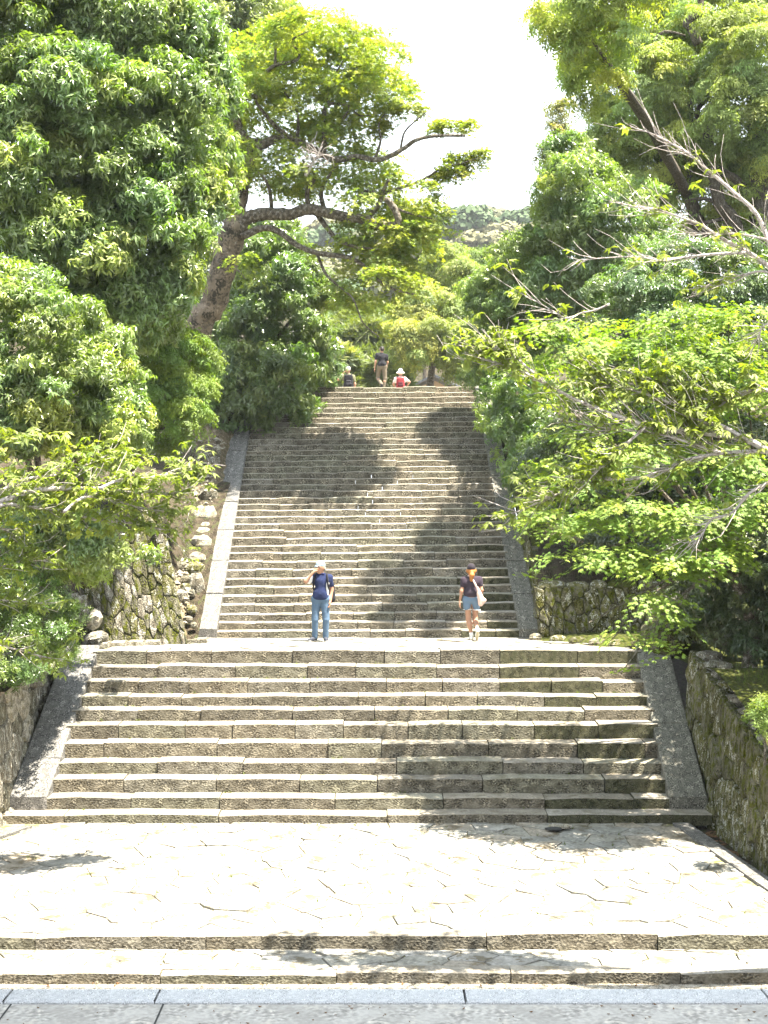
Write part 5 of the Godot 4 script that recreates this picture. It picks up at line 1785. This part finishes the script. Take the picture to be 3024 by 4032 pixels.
# a limb-wise figure; j holds joints in metres from the point between the feet
func person(label: String, at: Vector3, j: Dictionary, shirt: Color, trousers: Color, opt: Dictionary) -> Node3D:
	var p := thing("person", label, "person", "", at)
	var k: float = opt.get("build", 1.0)
	var cell: float = opt.get("cell", 0.014)
	var legs := []
	var leg_r: float = opt.get("leg", 0.088) * k
	for s in ["l", "r"]:
		legs.append([j["hip_" + s], j["knee_" + s], leg_r, 0.056 * k])
		legs.append([j["knee_" + s], j["knee_" + s].lerp(j["ankle_" + s], 0.3) + j.get("calf", v3(0, 0, -0.012)), 0.055 * k, 0.056 * k])
		legs.append([j["knee_" + s].lerp(j["ankle_" + s], 0.3) + j.get("calf", v3(0, 0, -0.012)), j["ankle_" + s], 0.054 * k, 0.038 * k])
	var pel: Vector3 = (j.hip_l + j.hip_r) * 0.5
	var torso := [
		[j.hip_l + v3(0, 0.06, 0), j.hip_r + v3(0, 0.06, 0), 0.105 * k, 0.105 * k],
		[j.waist + v3(-0.05, 0, 0) * k, j.waist + v3(0.05, 0, 0) * k, 0.10 * k, 0.10 * k],
		[pel + v3(0, 0.08, 0), j.waist, 0.11 * k, 0.10 * k],
		[j.waist, j.neck - v3(0, 0.17, 0), 0.105 * k, 0.12 * k],
		[j.sh_l + v3(0.055, -0.07, 0) * k, j.sh_r + v3(-0.055, -0.07, 0) * k, 0.085 * k, 0.085 * k],
		[j.sh_l, j.neck - v3(0, 0.05, 0), 0.052 * k, 0.06 * k], [j.sh_r, j.neck - v3(0, 0.05, 0), 0.052 * k, 0.06 * k]]
	var arms := []
	for s in ["l", "r"]:
		arms.append([j["sh_" + s], j["el_" + s], 0.050 * k, 0.039 * k])
		arms.append([j["el_" + s], j["wr_" + s], 0.040 * k, 0.027 * k])
	var up: Vector3 = (j.head - j.neck).normalized()
	up = up.lerp(Vector3.UP, 0.5).normalized()
	var neck := [[j.neck - v3(0, 0.06, 0), j.head - up * 0.06, 0.056 * k, 0.052 * k]]
	var hb := head_bones(j.head, j.look, up, opt.get("head", 1.0))
	var body := flesh(legs + torso + arms + neck + hb, cell, 0.016)
	var b := put("body", body, skin_mat(), p)
	face_parts(p, j.head, j.look, up)
	for s in ["l", "r"]:
		var dir: Vector3 = j.get("hand_" + s, j["wr_" + s] - j["el_" + s])
		put("hand", flesh(hand_bones(j["wr_" + s], dir, j.get("palm_" + s, v3(1 if s == "l" else -1, 0, 0)), j.get("thumb_" + s, v3(0, 0, 1)), j.get("curl_" + s, 0.5)), 0.0055, 0.004), skin_mat(), p)
	# shirt with short sleeves
	var sl: float = opt.get("sleeve", 0.62)
	var sb := []
	for t in torso:
		sb.append([t[0], t[1], t[2] + 0.014, t[3] + 0.014])
	sb.remove_at(0)
	var hem: float = opt.get("hem", 0.10)
	sb[1] = [pel + v3(0, hem + 0.04, 0), j.waist, 0.122 * k, 0.118 * k]
	for z in [-0.035, 0.035]:
		sb.append([j.hip_l + v3(0.01, hem, z), j.hip_r + v3(-0.01, hem, z), 0.095 * k, 0.095 * k])
	for s in ["l", "r"]:
		sb.append([j["sh_" + s] - v3(0, 0.012, 0), j["sh_" + s].lerp(j["el_" + s], sl), 0.058 * k, 0.060 * k])
	put("shirt", flesh(sb, cell, 0.018), cloth_mat("shirt_cloth", shirt, 1.6), p)
	# trousers or shorts
	var tb := [[j.hip_l + v3(0, 0.05, 0), j.hip_r + v3(0, 0.05, 0), 0.118 * k, 0.118 * k], [pel + v3(0, 0.08, 0), j.waist - v3(0, 0.05, 0), 0.118 * k, 0.108 * k]]
	for s in ["l", "r"]:
		if opt.get("shorts", false):
			tb.append([j["hip_" + s] + v3(0.012 * (-1.0 if s == "l" else 1.0), 0, 0), j["hip_" + s].lerp(j["knee_" + s], 0.33) + v3(0.016 * (-1.0 if s == "l" else 1.0), 0, 0), 0.104 * k, 0.090 * k])
		else:
			tb.append([j["hip_" + s], j["knee_" + s], leg_r + 0.016, 0.074 * k])
			tb.append([j["knee_" + s], j["ankle_" + s], 0.073 * k, 0.062 * k])
	put("shorts" if opt.get("shorts", false) else "trousers", flesh(tb, cell, 0.009), cloth_mat("trouser_cloth", trousers, 1.4), p)
	# shoes
	for s in ["l", "r"]:
		var a: Vector3 = j["ankle_" + s]
		var toe: Vector3 = j["toe_" + s]
		var heel: Vector3 = a + (a - toe).normalized() * 0.03 - v3(0, 0.045, 0)
		if j.has("heel_" + s):
			heel = j["heel_" + s]
		var sh := put("shoe", flesh([[heel, heel.lerp(toe, 0.55), 0.036, 0.044], [heel.lerp(toe, 0.55), toe, 0.044, 0.030], [heel, a, 0.036, 0.042]], 0.008, 0.01), plain("shoe", opt.get("shoe", lin(0.03, 0.03, 0.035)), 0.7), p)
		if opt.has("sole"):
			var nrm: Vector3 = j.get("sole_" + s, Vector3.DOWN)
			put("sole", flesh([[heel + nrm * 0.03, toe + nrm * 0.022, 0.026, 0.022], [heel.lerp(toe, 0.5) + nrm * 0.03, toe + nrm * 0.022, 0.034, 0.026]], 0.008, 0.008), plain("rubber", opt.sole, 0.8), sh)
	return p


func cap(p: Node3D, c: Vector3, look: Vector3, col: Color, brim := true) -> void:
	look = look.normalized()
	var m := cloth_mat("cap_cloth", col, 0.3)
	var side := Vector3.UP.cross(look).normalized()
	var o := put("cap", flesh([[c + v3(0, 0.055, 0) - look * 0.03, c + v3(0, 0.058, 0) + look * 0.025, 0.090, 0.086], [c + v3(0, 0.075, 0), c + v3(0, 0.085, 0), 0.075, 0.07]], 0.008, 0.012), m, p)
	if brim:
		put("brim", flesh([[c + look * 0.10 + v3(0, 0.048, 0) - side * 0.045, c + look * 0.10 + v3(0, 0.048, 0) + side * 0.045, 0.016, 0.016], [c + look * 0.155 + v3(0, 0.034, 0) - side * 0.03, c + look * 0.155 + v3(0, 0.034, 0) + side * 0.03, 0.014, 0.014], [c + look * 0.10 + v3(0, 0.048, 0), c + look * 0.16 + v3(0, 0.034, 0), 0.016, 0.012]], 0.007, 0.01), m, o)


func backpack(label: String, at: Vector3, c: Vector3, size: Vector3, out: Vector3, col: Color, trim: Color, shoulders: Array) -> void:
	var b := thing("backpack", label, "backpack", "", at)
	var m := cloth_mat("pack_cloth", col, 0.8)
	var side := Vector3.UP.cross(out).normalized()
	var bones := []
	for x in [-1.0, 0.0, 1.0]:
		bones.append([c + side * x * size.x * 0.3 - v3(0, size.y * 0.36, 0), c + side * x * size.x * 0.26 + v3(0, size.y * 0.34, 0), size.z * 0.55, size.z * 0.45])
	put("bag", flesh(bones, 0.012, 0.02), m, b)
	put("pocket", flesh([[c + out * size.z * 0.42 - side * size.x * 0.2 - v3(0, size.y * 0.2, 0), c + out * size.z * 0.42 + side * size.x * 0.2 - v3(0, size.y * 0.2, 0), size.z * 0.32, size.z * 0.32], [c + out * size.z * 0.42 - side * size.x * 0.16, c + out * size.z * 0.42 + side * size.x * 0.16, size.z * 0.28, size.z * 0.28]], 0.010, 0.015), cloth_mat("pack_cloth", trim, 0.6), b)
	for s in shoulders:
		var st := ST(true)
		tube(st, curve(s, 5), 0.022, 0.022, 6)
		put("strap", done(st), m, b)


func people() -> void:
	# the man with his hand raised to his head, on the landing
	var at := W(1262, 2527, 29.9)
	at.y = y_land + 0.02
	var j := {
		"head": v3(0.0, 1.565, 0.02), "look": v3(-0.55, 0.25, 0.8), "neck": v3(0.015, 1.43, -0.01), "sh_l": v3(-0.165, 1.375, 0), "sh_r": v3(0.195, 1.365, -0.02),
		"el_l": v3(-0.305, 1.285, 0.16), "wr_l": v3(-0.145, 1.475, 0.19), "el_r": v3(0.235, 1.10, -0.06), "wr_r": v3(0.215, 0.86, 0.03),
		"hand_l": v3(0.45, 0.75, -0.4), "palm_l": v3(0.8, -0.2, -0.6), "thumb_l": v3(0.1, 0.6, 0.6), "curl_l": 0.9, "palm_r": v3(-1, 0, 0), "thumb_r": v3(-0.2, 0, 1),
		"waist": v3(0.005, 1.02, 0.01), "hip_l": v3(-0.085, 0.86, 0), "hip_r": v3(0.095, 0.86, 0), "knee_l": v3(-0.115, 0.46, 0.03), "knee_r": v3(0.12, 0.46, 0.03),
		"ankle_l": v3(-0.12, 0.09, -0.01), "ankle_r": v3(0.11, 0.09, 0.0), "toe_l": v3(-0.235, 0.035, 0.12), "toe_r": v3(0.13, 0.035, 0.17)}
	var blue := lin(0.020, 0.028, 0.075)
	var p := person("man in navy shirt, jeans and cap with one hand raised, on the landing", at, j, blue, lin(0.085, 0.135, 0.205), {"shoe": lin(0.04, 0.045, 0.06), "sole": lin(0.5, 0.5, 0.5), "hem": 0.08})
	put("sleeve_cuff", flesh([[j.sh_l.lerp(j.el_l, 0.30), j.sh_l.lerp(j.el_l, 0.60), 0.070, 0.068], [j.sh_l.lerp(j.el_l, 0.35) - v3(0, 0.04, 0), j.sh_l.lerp(j.el_l, 0.55) - v3(0, 0.05, 0), 0.05, 0.05]], 0.010, 0.01), cloth_mat("white_cloth", lin(0.7, 0.7, 0.7), 0.6), p)
	put("side_panel", flesh([[v3(0.155, 1.24, 0.06), v3(0.15, 1.0, 0.06), 0.035, 0.03]], 0.010, 0.01), cloth_mat("white_cloth", lin(0.7, 0.7, 0.7), 0.6), p)
	put("collar", flesh([[v3(-0.05, 1.435, 0.055), v3(0.07, 1.435, 0.055), 0.022, 0.022], [v3(-0.06, 1.44, 0.02), v3(-0.04, 1.45, -0.04), 0.02, 0.02], [v3(0.085, 1.44, 0.02), v3(0.07, 1.45, -0.04), 0.02, 0.02]], 0.008, 0.008), cloth_mat("collar_cloth", lin(0.016, 0.022, 0.07), 0.3), p)
	put("hair", flesh([[v3(0.05, 1.575, -0.05), v3(0.07, 1.55, -0.03), 0.06, 0.045], [v3(-0.01, 1.57, -0.06), v3(0.04, 1.55, -0.06), 0.065, 0.06]], 0.008, 0.01), plain("grey_hair", lin(0.25, 0.24, 0.23), 0.6), p)
	cap(p, j.head, v3(-0.55, 0.0, 0.8), lin(0.20, 0.27, 0.33))
	var gl := plain("spectacle_frame", lin(0.03, 0.03, 0.03), 0.4)
	var lk: Vector3 = v3(-0.55, 0.0, 0.8).normalized()
	var sd := Vector3.UP.cross(lk)
	var st := ST(true)
	for s in [-1.0, 1.0]:
		var ring := PackedVector3Array()
		for i in 13:
			var a := TAU * i / 12
			ring.append(j.head + lk * 0.105 + v3(0, 0.012, 0) + sd * (s * 0.033 + cos(a) * 0.024) + v3(0, sin(a) * 0.018, 0))
		tube(st, ring, 0.003, 0.003, 5)
		tube(st, PackedVector3Array([j.head + lk * 0.105 + v3(0, 0.014, 0) + sd * s * 0.057, j.head + v3(0, 0.014, 0) + sd * s * 0.088]), 0.003, 0.003, 5)
	put("spectacles", done(st), gl, p)
	backpack("black and blue backpack worn by the man on the landing", at, v3(0.17, 1.06, -0.17), v3(0.28, 0.42, 0.17), v3(0.75, 0, -0.65), lin(0.02, 0.02, 0.025), lin(0.05, 0.07, 0.25),
		[[v3(0.15, 1.22, -0.17), v3(0.135, 1.44, -0.03), v3(0.15, 1.36, 0.09), v3(0.17, 1.18, 0.09), v3(0.19, 1.02, 0.0), v3(0.2, 0.92, -0.12)], [v3(-0.06, 1.25, -0.16), v3(-0.09, 1.44, -0.03), v3(-0.12, 1.34, 0.10), v3(-0.15, 1.15, 0.04), v3(-0.1, 1.0, -0.12)]])
	# the woman who walks up to the steps
	at = W(1856, 2520, 30.25)
	at.y = y_land + 0.02
	j = {
		"head": v3(-0.005, 1.495, -0.01), "look": v3(0.05, 0, -1), "neck": v3(0.005, 1.36, 0.0), "sh_l": v3(-0.165, 1.30, 0), "sh_r": v3(0.175, 1.31, 0),
		"el_l": v3(-0.215, 1.05, 0.04), "wr_l": v3(-0.25, 0.84, 0.02), "el_r": v3(0.215, 1.07, 0.03), "wr_r": v3(0.235, 0.90, -0.12), "hand_l": v3(-0.1, -1, 0.1), "palm_l": v3(1, 0, 0), "thumb_l": v3(0, 0, -1), "thumb_r": v3(0, 0, -1), "hand_r": v3(0, -0.3, -1),
		"waist": v3(0.0, 1.0, 0), "hip_l": v3(-0.085, 0.83, 0), "hip_r": v3(0.085, 0.83, 0), "knee_l": v3(-0.065, 0.45, 0.0), "knee_r": v3(0.085, 0.45, -0.08),
		"ankle_l": v3(0.0, 0.09, 0.06), "ankle_r": v3(0.115, 0.22, 0.22), "toe_l": v3(-0.005, 0.035, -0.11), "heel_l": v3(0.0, 0.04, 0.09), "toe_r": v3(0.11, 0.04, 0.10), "heel_r": v3(0.115, 0.21, 0.27), "sole_r": v3(0, -0.5, 0.86), "calf": v3(0, 0.0, 0.012)}
	p = person("woman in dark T-shirt and denim shorts seen from behind, walking to the upper steps", at, j, lin(0.045, 0.035, 0.048), lin(0.12, 0.18, 0.26), {"shorts": true, "build": 0.92, "shoe": lin(0.55, 0.54, 0.50), "sole": lin(0.45, 0.40, 0.28), "leg": 0.084, "hem": 0.19, "sleeve": 0.5})
	put("fringe", flesh([[v3(-0.185, 0.655, 0.02), v3(0.0, 0.655, 0.09), 0.007, 0.007], [v3(0.02, 0.65, 0.09), v3(0.185, 0.64, 0.02), 0.007, 0.007], [v3(0.19, 0.65, 0.02), v3(0.195, 0.58, 0.03), 0.008, 0.005]], 0.007, 0.004), cloth_mat("frayed_cotton", lin(0.6, 0.62, 0.62), 0.6), p)
	for s in ["l", "r"]:
		put("sock", flesh([[j["ankle_" + s], j["ankle_" + s].lerp(j["knee_" + s], 0.16), 0.043, 0.043]], 0.008, 0.006), cloth_mat("sock_cotton", lin(0.7, 0.7, 0.7), 0.3), p)
	var red := plain("ginger_hair", lin(0.36, 0.15, 0.045), 0.5)
	var hr := put("hair", flesh([[v3(-0.005, 1.49, 0.02), v3(0.0, 1.47, 0.03), 0.093, 0.085], [v3(-0.08, 1.49, 0.0), v3(0.075, 1.49, 0.0), 0.04, 0.04]], 0.008, 0.01), red, p)
	put("ponytail", flesh([[v3(0.0, 1.48, 0.10), v3(0.005, 1.40, 0.125), 0.035, 0.05], [v3(0.005, 1.40, 0.125), v3(0.0, 1.28, 0.125), 0.052, 0.022], [v3(-0.02, 1.38, 0.13), v3(-0.03, 1.29, 0.13), 0.03, 0.012]], 0.007, 0.01), red, hr)
	cap(p, j.head, v3(0.05, 0, -1), lin(0.028, 0.024, 0.03))
	var tote := thing("tote_bag", "pale pink tote bag hanging from the woman's shoulder across her back", "bag", "", at)
	var pink := cloth_mat("canvas", lin(0.62, 0.46, 0.40), 1.0)
	put("bag", flesh([[v3(0.12, 1.13, 0.16), v3(0.22, 0.86, 0.17), 0.028, 0.06], [v3(0.15, 1.0, 0.16), v3(0.19, 0.79, 0.17), 0.045, 0.05], [v3(0.19, 0.79, 0.17), v3(0.265, 0.86, 0.17), 0.045, 0.045]], 0.010, 0.012), pink, tote)
	st = ST(true)
	tube(st, curve([v3(0.10, 1.15, 0.16), v3(0.03, 1.29, 0.125), v3(-0.05, 1.385, 0.04), v3(-0.07, 1.36, -0.08)], 5), 0.022, 0.02, 6)
	put("strap", done(st), pink, tote)
	# the walker on the short flight at the top
	at = Vector3(px_x(1503, 54.4), y_top + 1.03, -54.4)
	j = {
		"head": v3(0.01, 1.60, -0.02), "look": v3(-0.3, 0.1, -1), "neck": v3(0.0, 1.45, 0), "sh_l": v3(-0.175, 1.40, 0.03), "sh_r": v3(0.185, 1.35, -0.03), "el_l": v3(-0.235, 1.12, 0.06), "wr_l": v3(-0.275, 0.87, 0.02), "el_r": v3(0.225, 1.10, -0.05), "wr_r": v3(0.20, 0.92, -0.22),
		"waist": v3(0.0, 1.05, 0), "hip_l": v3(-0.09, 0.89, 0), "hip_r": v3(0.10, 0.89, 0), "knee_l": v3(-0.16, 0.50, -0.14), "knee_r": v3(0.13, 0.47, 0.0), "ankle_l": v3(0.0, 0.22, 0.16), "ankle_r": v3(0.07, 0.08, 0.02), "toe_l": v3(-0.02, 0.06, 0.06), "heel_l": v3(0.0, 0.21, 0.2), "toe_r": v3(0.05, 0.035, -0.15), "calf": v3(0, 0, 0.012)}
	p = person("man in black T-shirt and khaki trousers striding up at the head of the stairs", at, j, lin(0.022, 0.022, 0.026), lin(0.15, 0.125, 0.09), {"cell": 0.016})
	put("hair", flesh([[v3(0.015, 1.635, 0.0), v3(0.02, 1.60, 0.035), 0.088, 0.075]], 0.010, 0.01), plain("dark_hair", lin(0.02, 0.016, 0.013), 0.5), p)
	# the two people with backpacks
	at = Vector3(px_x(1370, 52.0), y_top, -52.0)
	j = {
		"head": v3(0.0, 1.55, 0), "look": v3(-0.3, 0, -1), "neck": v3(0.02, 1.42, 0), "sh_l": v3(-0.19, 1.34, 0), "sh_r": v3(0.20, 1.32, 0), "el_l": v3(-0.36, 1.22, -0.02), "wr_l": v3(-0.19, 1.44, -0.10), "el_r": v3(0.26, 1.04, 0.02), "wr_r": v3(0.24, 0.82, -0.05), "hand_l": v3(0.6, 0.7, -0.2), "waist": v3(0.01, 1.02, 0),
		"hip_l": v3(-0.10, 0.86, 0), "hip_r": v3(0.10, 0.86, 0), "knee_l": v3(-0.11, 0.46, 0), "knee_r": v3(0.11, 0.46, 0), "ankle_l": v3(-0.11, 0.09, 0), "ankle_r": v3(0.11, 0.09, 0), "toe_l": v3(-0.12, 0.035, -0.17), "toe_r": v3(0.12, 0.035, -0.17)}
	p = person("man in khaki T-shirt with white cap and black backpack, left of the walking man", at, j, lin(0.14, 0.14, 0.085), lin(0.10, 0.10, 0.10), {"cell": 0.016, "build": 1.06})
	cap(p, j.head, v3(-0.3, 0, -1), lin(0.62, 0.58, 0.50))
	backpack("black backpack on the man left of the walker at the top", at, v3(0.03, 1.12, 0.20), v3(0.30, 0.50, 0.18), v3(0, 0, 1), lin(0.015, 0.015, 0.018), lin(0.03, 0.03, 0.036), [[v3(-0.10, 1.30, 0.18), v3(-0.12, 1.43, 0.02), v3(-0.13, 1.3, -0.13), v3(-0.13, 1.05, -0.08)], [v3(0.15, 1.30, 0.18), v3(0.14, 1.42, 0.02), v3(0.14, 1.3, -0.13), v3(0.15, 1.05, -0.08)]])
	at = Vector3(px_x(1577, 51.6), y_top, -51.6)
	j = {
		"head": v3(0.0, 1.40, 0), "look": v3(0.1, 0, -1), "neck": v3(0.0, 1.27, 0.02), "sh_l": v3(-0.17, 1.20, 0), "sh_r": v3(0.17, 1.20, 0), "el_l": v3(-0.26, 1.02, -0.04), "wr_l": v3(-0.18, 0.86, -0.14), "el_r": v3(0.33, 1.08, -0.04), "wr_r": v3(0.22, 0.90, -0.14), "waist": v3(0.0, 0.93, 0),
		"hip_l": v3(-0.09, 0.78, 0), "hip_r": v3(0.09, 0.78, 0), "knee_l": v3(-0.10, 0.42, 0), "knee_r": v3(0.10, 0.42, 0), "ankle_l": v3(-0.10, 0.09, 0), "ankle_r": v3(0.10, 0.09, 0), "toe_l": v3(-0.11, 0.035, -0.16), "toe_r": v3(0.11, 0.035, -0.16)}
	p = person("person in white sun hat and pale shirt with red backpack, right of the walking man", at, j, lin(0.62, 0.50, 0.48), lin(0.45, 0.42, 0.38), {"cell": 0.016, "build": 0.95})
	var hb := []
	for i in 10:
		var a := TAU * i / 10
		var b := TAU * (i + 1) / 10
		hb.append([v3(cos(a) * 0.13, 1.42, sin(a) * 0.13), v3(cos(b) * 0.13, 1.42, sin(b) * 0.13), 0.018, 0.018])
	hb.append([v3(0, 1.44, 0), v3(0, 1.50, 0), 0.105, 0.085])
	put("sun_hat", flesh(hb, 0.010, 0.014), cloth_mat("hat_cotton", lin(0.68, 0.66, 0.62), 0.4), p)
	backpack("red backpack on the person in the white sun hat", at, v3(0.0, 1.02, 0.18), v3(0.27, 0.40, 0.16), v3(0, 0, 1), lin(0.20, 0.03, 0.035), lin(0.07, 0.02, 0.025), [[v3(-0.11, 1.18, 0.15), v3(-0.11, 1.27, 0.02), v3(-0.12, 1.15, -0.12), v3(-0.12, 0.95, -0.06)], [v3(0.11, 1.18, 0.15), v3(0.11, 1.27, 0.02), v3(0.12, 1.15, -0.12), v3(0.12, 0.95, -0.06)]])
